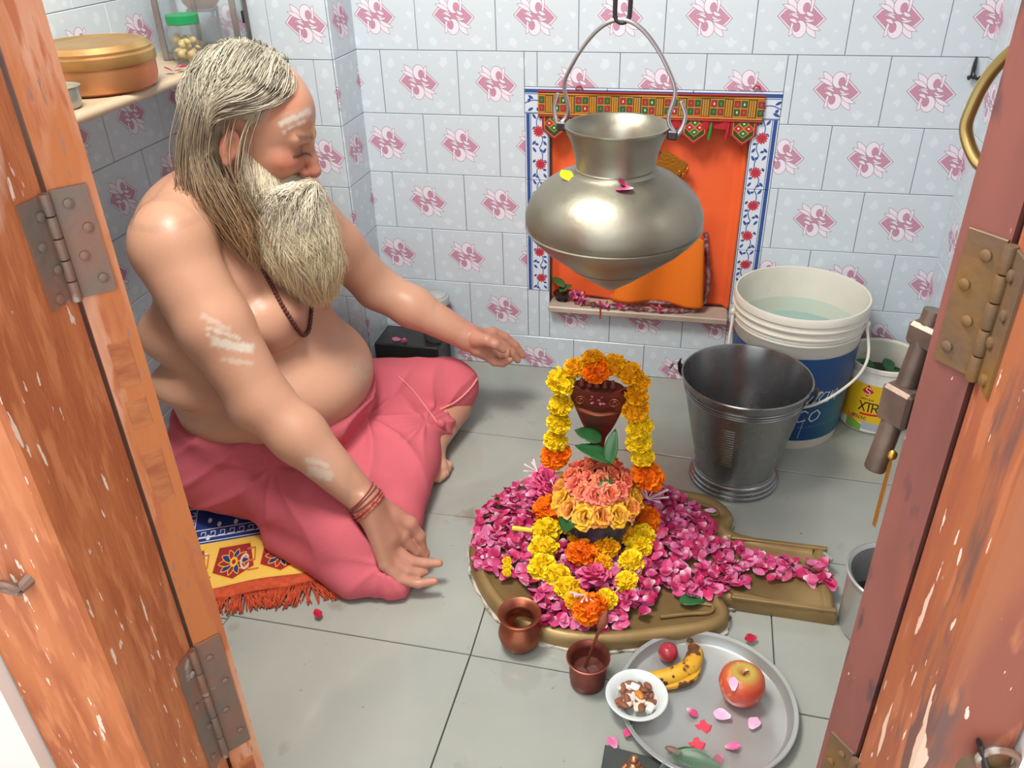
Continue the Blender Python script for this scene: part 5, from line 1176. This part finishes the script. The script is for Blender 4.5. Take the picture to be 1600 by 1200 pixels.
# keep only the neck and head in the head block below the skull: same solids, so the seam coincides
FN=Field((.097,-1.0,.0),(.32,-.83,.27),.0024); body_prims(FN); hand_near(FN)
FR=Field((.097,-.42,.10),(.36,-.20,.36),.0026); body_prims(FR); hand_far(FR)
FT=Field((.03,-.68,.003),(.22,-.30,.13),.0035); foot_prims(FT)
FB2=Field((-.50,-1.0,.712),(-.272,-.22,.80),.005); body_prims(FB2)
VV=[];QQ=[];CC=[];nn=0
for F_,pt in ((FB,'body'),(FH,'head'),(FN,'hand'),(FR,'hand'),(FT,'foot'),(FB2,'body')):
    try: V,Q=F_.mesh()
    except ValueError: continue
    N_=F_.grad(V)
    if pt!='head': V=relax(V,Q,1,.4) if pt=='hand' else V
    VV.append(V);QQ.append(Q+nn);CC.append(skin_cols(V,N_,pt)); nn+=len(V)
# shoulder tops that rise above the body block at the sides of the head block
for lo,hi in (((-.285,-1.0,.712),(.06,-.792,.80)),((-.285,-.508,.712),(.06,-.25,.80))):
    F_=Field(lo,hi,.005); body_prims(F_)
    try: V,Q=F_.mesh()
    except ValueError: continue
    N_=F_.grad(V); VV.append(V);QQ.append(Q+nn);CC.append(skin_cols(V,N_,'body')); nn+=len(V)
man=thing('person',(-.10,-.62,.012),'bare-chested white-bearded man in a pink wrap sitting cross-legged on the rug','person')
me=fastmesh('body',np.concatenate(VV),np.concatenate(QQ),m_skin,np.concatenate(CC),WPOS['person'])
bo_=bpy.data.objects.new('body',me); COL.objects.link(bo_); bo_.parent=man
BVH=BVHTree.FromPolygons([tuple(v) for v in np.concatenate(VV)],[tuple(int(i) for i in f) for f in np.concatenate(QQ)])
# ---------------- wrap
FD=Field((-.50,-1.02,.004),(.26,-.20,.27),.0045)
k=.035
FD.ell((-.235,-.62,.13),(.222,.222,.15),k); FD.ell((-.20,-.62,.22),(.229,.230,.09),k); FD.ell((-.275,-.735,.105),(.165,.125,.115),k)
FD.cap((-.20,-.745,.12),(.085,-.885,.085),.115,.084,k); FD.cap((.085,-.885,.080),(.150,-.915,.045),.080,.050,k); FD.cap((.10,-.93,.045),(.185,-.95,.022),.048,.026,.02)
FD.cap((-.18,-.50,.135),(.115,-.335,.11),.112,.078,k); FD.ell((.125,-.325,.11),(.07,.07,.065),.02)
FD.ell((.0,-.62,.07),(.17,.27,.10),k); FD.cap((.10,-.56,.05),(.145,-.80,.04),.055,.045,k); FD.cap((.13,-.78,.04),(.16,-.93,.035),.05,.045,k)
FD.cap((.05,-.52,.10),(.14,-.46,.075),.05,.03,.03)
FD.cap((-.1,-.86,.03),(.1,-.95,.03),.045,.045,.03)
sl,(X,Y,Z)=FD._sub(FD.lo,FD.lo+FD.h*(FD.n-1))
FD.comb(sl,-(Z-(.222+.02*np.clip((X+.3)/.3,-1,1)-.012*np.sin((Y+.62)*5))),.008,sub=True)
FD.comb(sl,Z-.006,.006,sub=True)
for (p0,p1,ra,rb) in ((WR,q_(612,850,-.918),.036,.034),(q_(612,850,-.918),q_(650,880,-.918),.034,.020),(q_(628,838,-.897),q_(662,870,-.888),.022,.016),(q_(605,880,-.95),q_(655,910,-.95),.020,.014),(EL,WR,.056,.034)): FD.cap(p0,p1,ra,rb,.006,sub=True)
V,Q=FD.mesh(); N_=FD.grad(V)
K1=q_(682,655,-.45); K2=np.array([.015,-.60,.20]); K3=np.array([-.10,-.84,.20]); K4=np.array([.17,-.93,.05])
def fan(K,ax1,ax2,fr,fade,seed,V=V):
    d=V-K; a=np.arctan2(d@np.array(ax2,float),d@np.array(ax1,float)); r=np.linalg.norm(d,axis=1)
    ph=a*fr+vnoise(V,9,seed)*1.1; rd=1-np.abs(np.sin(ph)); return (rd**1.6-.35)*np.exp(-(r/fade)**2)*np.clip(r/.03,0,1)
dsp=.0085*fan(K1,(-1,0,0),(0,.5,.9),5.0,.17,1)+.0125*fan(K2,(0,-1,0),(1,0,-.4),4.5,.27,2)+.0075*fan(K3,(-1,0,0),(0,-.3,-1),4.5,.18,3)+.0045*fan(K4,(-1,0,0),(0,.5,.5),5,.12,4)
dsp+=.0030*vnoise(V,22,6)+.0022*vnoise(V*np.array([1,1,.4]),55,7)
# long soft folds sweeping round the near hip
u_=(V@np.array([.55,-.1,-.83])); dsp+=.0085*((1-np.abs(np.sin(u_*44+vnoise(V,8,12)*1.2)))**2-.3)*np.exp(-((V[:,0]+.27)/.13)**2)*(V[:,1]<-.66)
V=V+N_*dsp[:,None]; V[:,2]=np.maximum(V[:,2],.0045); V=relax(V,Q,1,.5)
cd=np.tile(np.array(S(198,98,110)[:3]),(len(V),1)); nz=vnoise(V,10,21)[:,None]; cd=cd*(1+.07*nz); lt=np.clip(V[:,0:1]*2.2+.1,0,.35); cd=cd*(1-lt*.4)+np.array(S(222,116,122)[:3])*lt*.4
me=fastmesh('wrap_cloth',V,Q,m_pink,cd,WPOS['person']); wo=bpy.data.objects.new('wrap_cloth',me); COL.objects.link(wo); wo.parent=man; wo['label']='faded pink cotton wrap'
BVD=BVHTree.FromPolygons([tuple(v) for v in V],[tuple(int(i) for i in f) for f in Q])
def hit(bv,u,v,off=0.):
    d=CR.T@np.array([(u-800)/FPX,(v-600)/FPX,1.]); d/=np.linalg.norm(d); r=bv.ray_cast(Vector(CP),Vector(d))
    if r[0] is None: return None
    return np.array(r[0])+np.array(r[1])*off
def draped(bv,P,n,off): 
    C_=curve([(a,b,0) for a,b in P],n); o=[hit(bv,c[0],c[1],off) for c in C_]; return [x for x in o if x is not None]
m_seam=M('pale_pink_seam',S(228,142,138),.8,bump=.4,bs=300)
for P,r in (([(622,588),(645,610),(668,640),(684,662)],.0022),([(688,640),(715,625),(735,606),(746,590)],.003)):
    L=draped(BVD,P,26,.001)
    if len(L)>4: obj('hem',tube(L,r,6,flat=.6),m_seam,man,smooth=True,label='pale frayed hem of the wrap')
# rolled waist edge
wp_=[]
for a in np.linspace(-2.9,.9,60):
    c0=np.array([-.20,-.62,.232]); d=Vector((math.cos(a),math.sin(a),0)); r=BVH.ray_cast(Vector(c0+np.array(d)*.5),-d)
    if r[0] is not None: z=.222+.02*np.clip((r[0][0]+.3)/.3,-1,1)-.012*math.sin((r[0][1]+.62)*5); r2=BVH.ray_cast(Vector((c0[0]+d[0]*.5,c0[1]+d[1]*.5,z)),-d); wp_.append(np.array(r2[0])+np.array(d)*.004 if r2[0] is not None else np.array(r[0]))
obj('waist_roll',tube([p for p in wp_ if (p[1]>-.84)],.006,8),m_pink,man,smooth=True,cols=None) if False else None
# knot
kp=hit(BVD,686,664,.006)
if kp is not None:
    ko=obj('knot',xf(ball((0,0,0),(.012,.010,.014),12,8),rx(.3),kp),m_pink,man,smooth=True,cols=np.tile(S(204,104,112)[:3],(ball((0,0,0),1,12,8)[0].shape[0],1)))
# ---------------- hair and beard
AX=[q_(448,292,-.658),q_(452,330,-.668),q_(466,375,-.672),q_(488,418,-.668),q_(502,455,-.660)]; AR=[.044,.068,.076,.060,.022]
axc=curve(AX,20); arc=np.interp(np.linspace(0,1,20),np.linspace(0,1,5),AR)
FC=Field((-.22,-.78,.45),(.07,-.52,.80),.006)
for i in range(19): FC.cap(axc[i],axc[i+1],arc[i]*.74,arc[i+1]*.78,.01)
FC.ell(hd(.070,0,-.092),(.014,.024,.008),.012,HR)
Vb,Qb=FC.mesh(); Nb=FC.grad(Vb); Vb=Vb+Nb*(.003*vnoise(Vb*np.array([3,3,.5]),50,3)+.0015*vnoise(Vb*np.array([3,3,.4]),120,4))[:,None]
tz=np.clip((Vb[:,2]-.48)/.28,0,1)[:,None]; cb=np.array(S(196,180,136)[:3])*(1-tz)+np.array(S(188,182,166)[:3])*tz; cb=cb*(1+.10*vnoise(Vb*np.array([3,3,.5]),70,9)[:,None])
me=fastmesh('beard',Vb,Qb,m_hair,cb,WPOS['person']); bd=bpy.data.objects.new('beard',me); COL.objects.link(bd); bd.parent=man; bd['label']='long cream white beard'
WPOS['beard']=WPOS['person']
FHr=Field((-.32,-.80,.66),(.06,-.48,1.02),.005)
FHr.ell(hd(-.022,0,.026),np.array([.096,.088,.096])*HS,.01,HR)
FHr.ell(hd(-.055,0,-.035),np.array([.055,.076,.075])*HS,.03,HR); FHr.ell(hd(-.065,-.01,-.10),np.array([.045,.062,.06])*HS,.03,HR)
# open the face
FHr.ell(hd(.062,-.075,.035),np.array([.042,.040,.036])*HS,.01,HR,sub=True)
FHr.ell(hd(.115,0,-.030),np.array([.075,.11,.095])*HS,.012,HR,sub=True); FHr.ell(hd(.050,-.085,-.045),np.array([.056,.035,.085])*HS,.01,HR,sub=True); FHr.ell(hd(-.014,-.096,-.036),np.array([.040,.040,.056])*HS,.008,HR,sub=True)
Vh,Qh=FHr.mesh(); Nh=FHr.grad(Vh); Vh=Vh+Nh*(.0022*vnoise(Vh,90,5)+.001*vnoise(Vh,200,6))[:,None]
def hcol(P,rnd):
    t=np.clip((P[:,2]-.68)/.25,0,1)[:,None]; a=np.array(S(164,132,96)[:3]);b=np.array(S(172,166,148)[:3]); c=a*(1-t)+b*t; return c*(.55+.95*rnd[:,None])
me=fastmesh('hair',Vh,Qh,m_hair,hcol(Vh,.35+.25*vnoise(Vh,110,8)),WPOS['person']); hr=bpy.data.objects.new('hair',me); COL.objects.link(hr); hr.parent=man; hr['label']='long thin grey hair'
WPOS['hair']=WPOS['person']
def strands(name,paths,r0,cols,parent):
    """paths (n,m,3)"""
    n,m,_=paths.shape; T=np.gradient(paths,axis=1); T/=np.linalg.norm(T,axis=2,keepdims=True)+1e-9
    ref=np.array([.37,.61,.70]); A=np.cross(T,ref); A/=np.linalg.norm(A,axis=2,keepdims=True)+1e-9; B=np.cross(T,A)
    s=np.linspace(0,1,m); rad=(r0*np.clip(1.15-s**3,0.12,1))[None,:,None]
    ring=np.stack([paths+rad*(math.cos(a)*A+math.sin(a)*B) for a in (0,2.094,4.189)],2); V=ring.reshape(-1,3)
    base=(np.arange(n)[:,None,None]*m+np.arange(m-1)[None,:,None])*3; j=np.arange(3)[None,None,:]; k=(j+1)%3
    Q=np.stack(np.broadcast_arrays(base+j,base+k,base+3+k,base+3+j),-1).reshape(-1,4)
    C_=np.repeat(cols.reshape(n,m,3),3,axis=1).reshape(-1,3)
    me=fastmesh(name,V,Q,m_hair,C_,WPOS['person']); o=bpy.data.objects.new(name,me); COL.objects.link(o); o.parent=parent; o['kind']='stuff'; return o
r=np.random.default_rng(11)
# collision solids for hair
def ellpush(P,c,rr,R,th):
    L=(P-c)@R/rr; d=np.linalg.norm(L,axis=-1,keepdims=True); k_=(1+th); o=np.where(d<k_,L/(d+1e-9)*k_,L); return (o*rr)@R.T+c
n=5200; m=20
z=r.uniform(-.15,1,n); ph=r.uniform(0,6.283,n); sn=np.sqrt(1-z*z); L0=np.stack([np.cos(ph)*sn,np.sin(ph)*sn,z],1)
keep=~((L0[:,0]>.32)&(L0[:,2]<.70))&~((L0[:,0]>.02)&(L0[:,2]<.42)); L0=L0[keep]; n=len(L0)
cS=hd(-.020,0,.024); rS=np.array([.098,.088,.094])*HS; I3=np.eye(3)
P=(L0*rS)@HR.T+cS; lay=r.uniform(.0,.10,n)[:,None]; paths=[P.copy()]
side=np.sign((P-H0)@hl)[:,None]; part=(P-H0)@hl
wav=r.normal(0,1,(n,3)); ph_=r.uniform(0,6.28,(n,1)); clump=np.round(L0*5)/5; cr=np.sin(clump@np.array([[12.9,78.2,37.7],[45.1,9.2,61.7],[33.3,21.1,84.9]])*9)
fr_=((P-H0)@hf)[:,None]; ln=r.uniform(.5,1.05,(n,1))
for s in range(1,m):
    t=s/m; Lc=(P-cS)@HR
    out=P-cS; out/=np.linalg.norm(out,axis=1,keepdims=True)
    low=(P[:,2:3]<.80)
    fw=np.where((side<0)&low,.42,0.0)*np.clip(cr[:,0:1]+.9,0,1.5)
    hz_=P[:,2:3]; up_=np.clip((hz_-.86)/.08,0,1); Lq=(P-H0)@HR/HS
    temple=np.clip((Lq[:,0:1]+.07)/.05,0,1)*np.clip((.095-Lq[:,2:3])/.06,0,1)*np.clip((Lq[:,2:3]+.08)/.03,0,1)*(side<0)
    d=np.array([0,0,-1.])-hf*(.12+.35*up_+1.9*temple)+side*hl*up_*.7+np.array([1.,0,0])*fw*np.clip((.80-hz_)/.05,0,1)+cr*.13+wav*.07+.20*np.sin(ph_*.3+t*11+cr[:,1:2]*3)*cr[:,::-1]
    d/=np.linalg.norm(d,axis=1,keepdims=True); P=P+d*.0155*ln
    P=ellpush(P,cS,rS,HR,lay)
    Lc=(P-cS)@HR/rS; dd=np.linalg.norm(Lc,axis=1,keepdims=True); mx=1.12+lay; Lc=np.where((dd>mx)&(P[:,2:3]>.82),Lc/dd*mx,Lc); P=(Lc*rS)@HR.T+cS
    ax0=cS-hf*.02; hxy=P[:,:2]-ax0[:2]; hd_=np.linalg.norm(hxy,axis=1,keepdims=True); lim=.108+.03*lay*5; kk=np.where((hd_>lim)&(P[:,2:3]<=.83)&(P[:,2:3]>.74),lim/hd_,1.); P[:,:2]=ax0[:2]+hxy*(1-(1-kk)*.5)
    P=ellpush(P,np.array([-.265,-.645,.655]),np.array([.122,.192,.118]),I3,lay*.5); P=ellpush(P,np.array([-.235,-.625,.53]),np.array([.16,.205,.17]),I3,lay*.4); P=ellpush(P,SH,np.array([.082,.076,.084]),I3,lay*.4)
    P=ellpush(P,hd(-.055,0,-.035),np.array([.057,.080,.078])*HS,HR,lay*.6)
    paths.append(P.copy())
paths=np.stack(paths,1)
def clearmask(paths,pe):
    L_=(paths-H0)@HR/HS; near_=L_[...,1]<.0
    tem=((L_[...,0]>.030)&(L_[...,2]<.052)&(L_[...,2]>-.06)&(np.linalg.norm(L_,axis=-1)<.14)).any(1)
    ear=(near_&(L_[...,0]>-.042)&(L_[...,0]<.014)&(L_[...,2]<-.008)&(L_[...,2]>-.068)&(L_[...,1]<-.05)).any(1)
    return ~tem&~(ear&(r.random(len(paths))<pe))
kk=clearmask(paths,.93); paths=paths[kk]; cr=cr[kk]; n=len(paths); rnd=np.clip(.5+.35*cr[:,0]+.2*r.normal(0,1,n),0,1)
cols=hcol(paths.reshape(-1,3),np.repeat(rnd,m))
strands('strands',paths,.00075,cols,hr)
# loose locks falling before and behind the ear
def lock(guide,n,m=26,sp=1.):
    G=np.array([q_(u,v,y) for u,v,y,s in guide]); Sx=np.array([s for *_,s in guide]); gc=curve(G,m); sx=np.interp(np.linspace(0,1,m),np.linspace(0,1,len(guide)),Sx)*sp
    off=r.normal(0,.55,(n,1,3))*np.array([1,1,.5]); k1=np.round(off*2)/2; t=np.linspace(0,1,m)[None,:,None]
    off=off*(1-.55*t)+k1*.55*t; ph=r.uniform(0,6.28,(n,1,3)); amp=r.uniform(.3,1,(n,1,1))
    P=gc[None]+off*sx[None,:,None]+.0060*amp*t*np.sin(t*15+ph*.4+k1*5); P=P+np.array([0,0,-1.])*t**2*r.uniform(-.02,.03,(n,1,1)); sh=P.shape; P=P.reshape(-1,3)
    P=ellpush(P,cS,rS,HR,.02); P=ellpush(P,SH,np.array([.080,.074,.082]),I3,.02); P=ellpush(P,np.array([-.265,-.645,.655]),np.array([.122,.190,.116]),I3,.02)
    P=ellpush(P,np.array([-.235,-.625,.53]),np.array([.16,.200,.17]),I3,.02); P=ellpush(P,np.array([-.13,-.708,.475]),np.array([.084,.09,.08]),I3,.02)
    return P.reshape(sh)
LK=[([(350,120,-.725,.020),(322,175,-.745,.018),(314,235,-.745,.015),(330,290,-.752,.022),(360,340,-.752,.024),(394,392,-.752,.018)],520),
    ([(380,140,-.72,.018),(358,195,-.745,.018),(352,250,-.752,.018),(374,305,-.752,.018),(408,360,-.750,.018),(440,415,-.748,.012)],130),
    ([(330,120,-.72,.022),(306,185,-.735,.020),(300,250,-.730,.022),(312,305,-.728,.024),(335,350,-.745,.018)],560),
    ([(398,170,-.725,.008),(378,225,-.742,.009),(378,285,-.748,.013),(408,350,-.745,.016),(446,412,-.738,.011)],190),
    ([(345,285,-.75,.018),(366,325,-.752,.018),(384,365,-.758,.014),(396,400,-.765,.010)],220)]
ps=[lock(g,n_) for g,n_ in LK]; ps=np.concatenate(ps); ps=ps[clearmask(ps,.93)]; rn=np.clip(.45+.33*r.normal(0,1,len(ps)),0,1); strands('locks',ps,.0007,hcol(ps.reshape(-1,3),np.repeat(rn,26)),hr)
# beard strands
n=9000; m=14; t0=np.clip(r.uniform(-.30,.72,n),0,1)*1.0; ln=r.uniform(.22,.5,n); th=r.uniform(0,6.283,n); ro=r.uniform(.74,1.0,n)
tt=np.clip(t0[:,None]+ln[:,None]*np.linspace(0,1,m)[None],0,1.0)
cx=np.stack([np.interp(tt,np.linspace(0,1,20),axc[:,i]) for i in range(3)],-1); rr=np.interp(tt,np.linspace(0,1,20),arc)
ax_=axc[-1]-axc[0]; ax_/=np.linalg.norm(ax_); e1=np.cross(ax_,[0,1,0]); e1/=np.linalg.norm(e1); e2=np.cross(ax_,e1)
sw=np.linspace(0,1,m)[None]; cl=np.round(th*4)/4; tha=th[:,None]*(1-.5*sw)+cl[:,None]*.5*sw+.10*np.sin(sw*7+th[:,None]*9)
rad=(rr*ro[:,None])*(1+.10*sw)+.006*sw*r.normal(0,1,(n,1))+.002*np.sin(sw*11+th[:,None]*5)
paths=cx+rad[...,None]*(np.cos(tha)[...,None]*e1+np.sin(tha)[...,None]*e2); paths[...,2]-=(.020*sw*sw*r.uniform(0,1.6,(n,1)))
t_=np.clip((paths[...,2]-.48)/.28,0,1)[...,None]; cols=(np.array(S(226,208,160)[:3])*(1-t_)+np.array(S(214,208,190)[:3])*t_)*(.85+.45*r.uniform(0,1,(n,1,1)))
strands('strands',paths,.0007,cols,bd)
ms=[lock(g,n_,m=14) for g,n_ in (([(482,285,-.672,.007),(464,294,-.697,.010),(450,312,-.716,.016),(444,352,-.728,.015)],620),([(489,287,-.664,.006),(482,304,-.684,.011),(476,330,-.705,.016),(474,365,-.715,.014)],560),([(493,288,-.655,.005),(499,305,-.654,.009),(502,335,-.655,.012)],300),([(462,290,-.700,.009),(436,306,-.722,.014),(424,335,-.735,.014)],420))]
ms=np.concatenate(ms); strands('moustache',ms,.0007,np.array(S(224,216,194)[:3])*(.72+.5*r.uniform(0,1,(len(ms),1,1)))*np.ones((1,14,1)),bd)
# cheek whiskers and moustache
n=3000; m=10; fL=r.uniform(.002,.085,n); uL=-.052-.040*fL/.085+r.uniform(-.045,.012,n)
src=[];N2=[]
for i in range(n):
    a=hd(fL[i],-.16,uL[i]); rc_=BVH.ray_cast(Vector(a),Vector(hl))
    if rc_[0] is not None and rc_[0][2]>.70: src.append(np.array(rc_[0])); N2.append(np.array(rc_[1]))
for i in range(2600):
    s_=r.uniform(-.042,.042); a=hd(.16,s_,-.074-abs(s_)*.35+r.uniform(-.006,.004)); rc_=BVH.ray_cast(Vector(a),Vector(-hf))
    if rc_[0] is not None: src.append(np.array(rc_[0])); N2.append(np.array(rc_[1])+hl*s_*30)
src=np.array(src);N2=np.array(N2); n=len(src); N2/=np.linalg.norm(N2,axis=1,keepdims=True)
P=src.copy(); paths=[P.copy()]; jit=r.normal(0,.25,(n,3))
for s in range(1,m):
    d=N2*(.7-.5*s/m)+np.array([.12,0,-1.])+jit*.5; d/=np.linalg.norm(d,axis=1,keepdims=True); P=P+d*.0062*r.uniform(.6,1.2,(n,1)); paths.append(P.copy())
paths=np.stack(paths,1); cols=np.array(S(222,212,188)[:3])*(.85+.45*r.uniform(0,1,(n,1,1)))*np.ones((1,m,1))
strands('whiskers',paths,.0007,cols,bd)
# ---------------- beads
m_bead=M('dark_seed_bead',S(92,46,40),.55,bump=1.,bs=300)
path=[(372,338),(385,372),(402,408),(422,445),(442,482),(462,512),(470,522),(478,520),(482,508),(484,490),(486,470)]
L=draped(BVH,path,300,.004); L=np.array(L); keep=[L[0]]
for p in L[1:]:
    if np.linalg.norm(p-keep[-1])<.05: keep.append(p)
L=np.array(keep); s_=np.concatenate([[0],np.cumsum(np.linalg.norm(np.diff(L,axis=0),axis=1))])
nk=thing('bead_necklace',tuple(L[0]),'long necklace of dark brown seed beads on the bare chest','necklace')
nb=int(s_[-1]/.0078); bmesh_=None
for i in range(nb):
    p=np.array([np.interp(i*.0078,s_,L[:,j]) for j in range(3)])
    if bmesh_ is None: bmesh_=raw('bead',ball((0,0,0),(.0047,.0047,.0044),10,7),m_bead,True)
    o=bpy.data.objects.new('bead',bmesh_); COL.objects.link(o); o.parent=nk; o.location=p-L[0]; o.rotation_euler=(rng.uniform(0,3),rng.uniform(0,3),0)
# ---------------- wrist threads
m_thr=M('red_thread',S(176,44,36),.7,col2=S(206,120,100),ns=220,lo=.45,hi=.55); m_thr2=M('dull_maroon_thread',S(136,62,58),.8)
ad=(WR-EL)/np.linalg.norm(WR-EL); a_,b_=frame(ad); wt=thing('wrist_threads',tuple(WR),'bundle of red and maroon threads tied round the near wrist','bracelet')
for i,(sft,mm,tl_) in enumerate(((-.022,m_thr2,.10),(-.014,m_thr2,-.05),(-.008,m_thr2,.12),(.000,m_thr,.0),(.008,m_thr,.05),(.004,m_thr2,-.15))):
    c=WR+ad*(sft+.004); ring_=[]
    for a in np.linspace(0,6.283,44,endpoint=False):
        d=a_*math.cos(a)+b_*math.sin(a); st=c+ad*tl_*.03*math.cos(a+i); r1=BVH.ray_cast(Vector(st+d*.07),Vector(-d))
        rr_=np.linalg.norm(np.array(r1[0])-st) if r1[0] is not None else .034
        ring_.append(st+d*(min(rr_,.05)+.0012))
    ring_.append(ring_[0]); obj('thread',tube(ring_,.0019 if mm is m_thr else .0015,6,cap=False),mm,wt,smooth=True)
# ---------------- rug
def rug_image():
    w,h=900,700; im=Img(w,h,(228,186,84)); nv=(30,52,120); rd=(150,36,46); wh=(214,220,226); gd=(226,180,50)
    im.rect(150,0,900,480,nv); 
    for k in range(4): im.rect(158+k*16,0,162+k*16,480-8-k*14 if False else 480,wh) if k in (0,3) else None; im.rect(150,472-k*14,900,475-k*14,wh) if k in (0,1,3) else None
    for k in range(18):
        x=230+k*40; im.line([(x,456),(x+26,456),(x+26,440),(x+8,440),(x+8,448)],wh,3); y=20+k*26; im.line([(176,y),(176,y+18),(200,y+18),(200,y+6),(190,y+6)],wh,3)
    im.poly([(290,0),(290,330),(380,400),(900,400),(900,0)],nv,wh,4); im.poly([(340,0),(340,300),(410,360),(900,360),(900,0)],(120,50,60),wh,3)
    for k in range(9): im.disc(310+70*k,418,9,wh); im.disc(268,40+60*k,9,wh)
    def flower(cx,cy,s):
        for a in range(10): t=a*.628; im.leaf(cx,cy,cx+s*1.2*math.cos(t),cy+s*.8*math.sin(t),s*.2,rd if a%2 else nv,gd,3)
        im.disc(cx,cy,s*.3,gd); im.disc(cx,cy,s*.15,rd)
    for k in range(5):
        cx=110+k*190; im.poly([(cx+20,500),(cx+150,500),(cx+170,580),(cx+85,610),(cx,580)],rd,gd,5); flower(cx+85,555,52)
        im.line([(cx-50,520),(cx-20,520),(cx-20,560),(cx-45,560),(cx-45,590),(cx-5,590)],(190,110,50),6)
        im.line([(cx-60+16*math.cos(a),560+22*math.sin(a)) for a in np.linspace(.5,5.6,12)],(206,186,176),8)
    for k in range(4):
        flower(70,60+k*130,46); im.rect(10,120+k*130,130,128+k*130,rd)
    return im.make('rug_weave')
rgA=np.array(pxpt(300,925,z=.01)); rgB=np.array(pxpt(530,885,z=.01)); ex_=(rgB-rgA)[:2]; Lr=np.linalg.norm(ex_); ex_/=Lr; ey_=np.array([-ex_[1],ex_[0]])
o_=rgA[:2]-ex_*.12; wR,hR=.12+Lr,.62
def rugp(u,v):
    x=o_[0]+ex_[0]*u*wR+ey_[0]*v*hR; y=o_[1]+ex_[1]*u*wR+ey_[1]*v*hR; z=.0075+.0025*np.sin(u*13)*np.exp(-v*9)+0*v; return x,y,z
V,F,uv=sheet(rugp,40,30,.006); rg=thing('rug',(o_[0]+.2,o_[1]+.2,0.),'patterned blue and yellow prayer rug with an orange fringe under the man','rug')
obj('pile',(V,F),M('rug_pile',S(200,160,80),.9,img=rug_image(),bump=.6,bs=400),rg,uv=np.column_stack([uv[:,0]*.9+.0,uv[:,1]*.9+.10]),smooth=True)
m_or2=M('rust_orange_fringe',S(196,82,44),.85,col2=S(170,64,36),ns=80,bump=.5,bs=200)
def bandp(u,v):
    a,b,c=rugp(u,0*v); w_=.030; return a-ey_[0]*v*w_,b-ey_[1]*v*w_,.0085-.003*v+.003*np.sin(u*13)
V,F,_=sheet(bandp,60,6,.004); F=[f[::-1] for f in F]; obj('edging',(V,F),m_or2,rg,smooth=True)
fr=[]
for i in range(300):
    u=i/299; a,b,c=rugp(np.array(u),np.array(0.)); s0=np.array([a-ey_[0]*.026,b-ey_[1]*.026,.007]); cl=math.sin(round(u*16)*5.1)
    L_=.038+.016*rng.random()+.010*(u>.75); c_=(round(u*16)/16-u)*wR*.6; dd=np.array([-ey_[0],-ey_[1],0])+np.array([ex_[0],ex_[1],0])*(cl*.35+rng.normal(0,.25))
    p1=s0+dd*L_*.5+np.array([ex_[0],ex_[1],0])*c_*.5+[0,0,.003*rng.random()]; p2=s0+dd*L_+np.array([ex_[0],ex_[1],0])*c_; p2[2]=.0025+.003*rng.random(); fr.append(tube([s0,p1,p2],[.0014,.0016,.0012],4))
obj('fringe',J(*fr),m_or2,rg,kind='stuff',smooth=True)
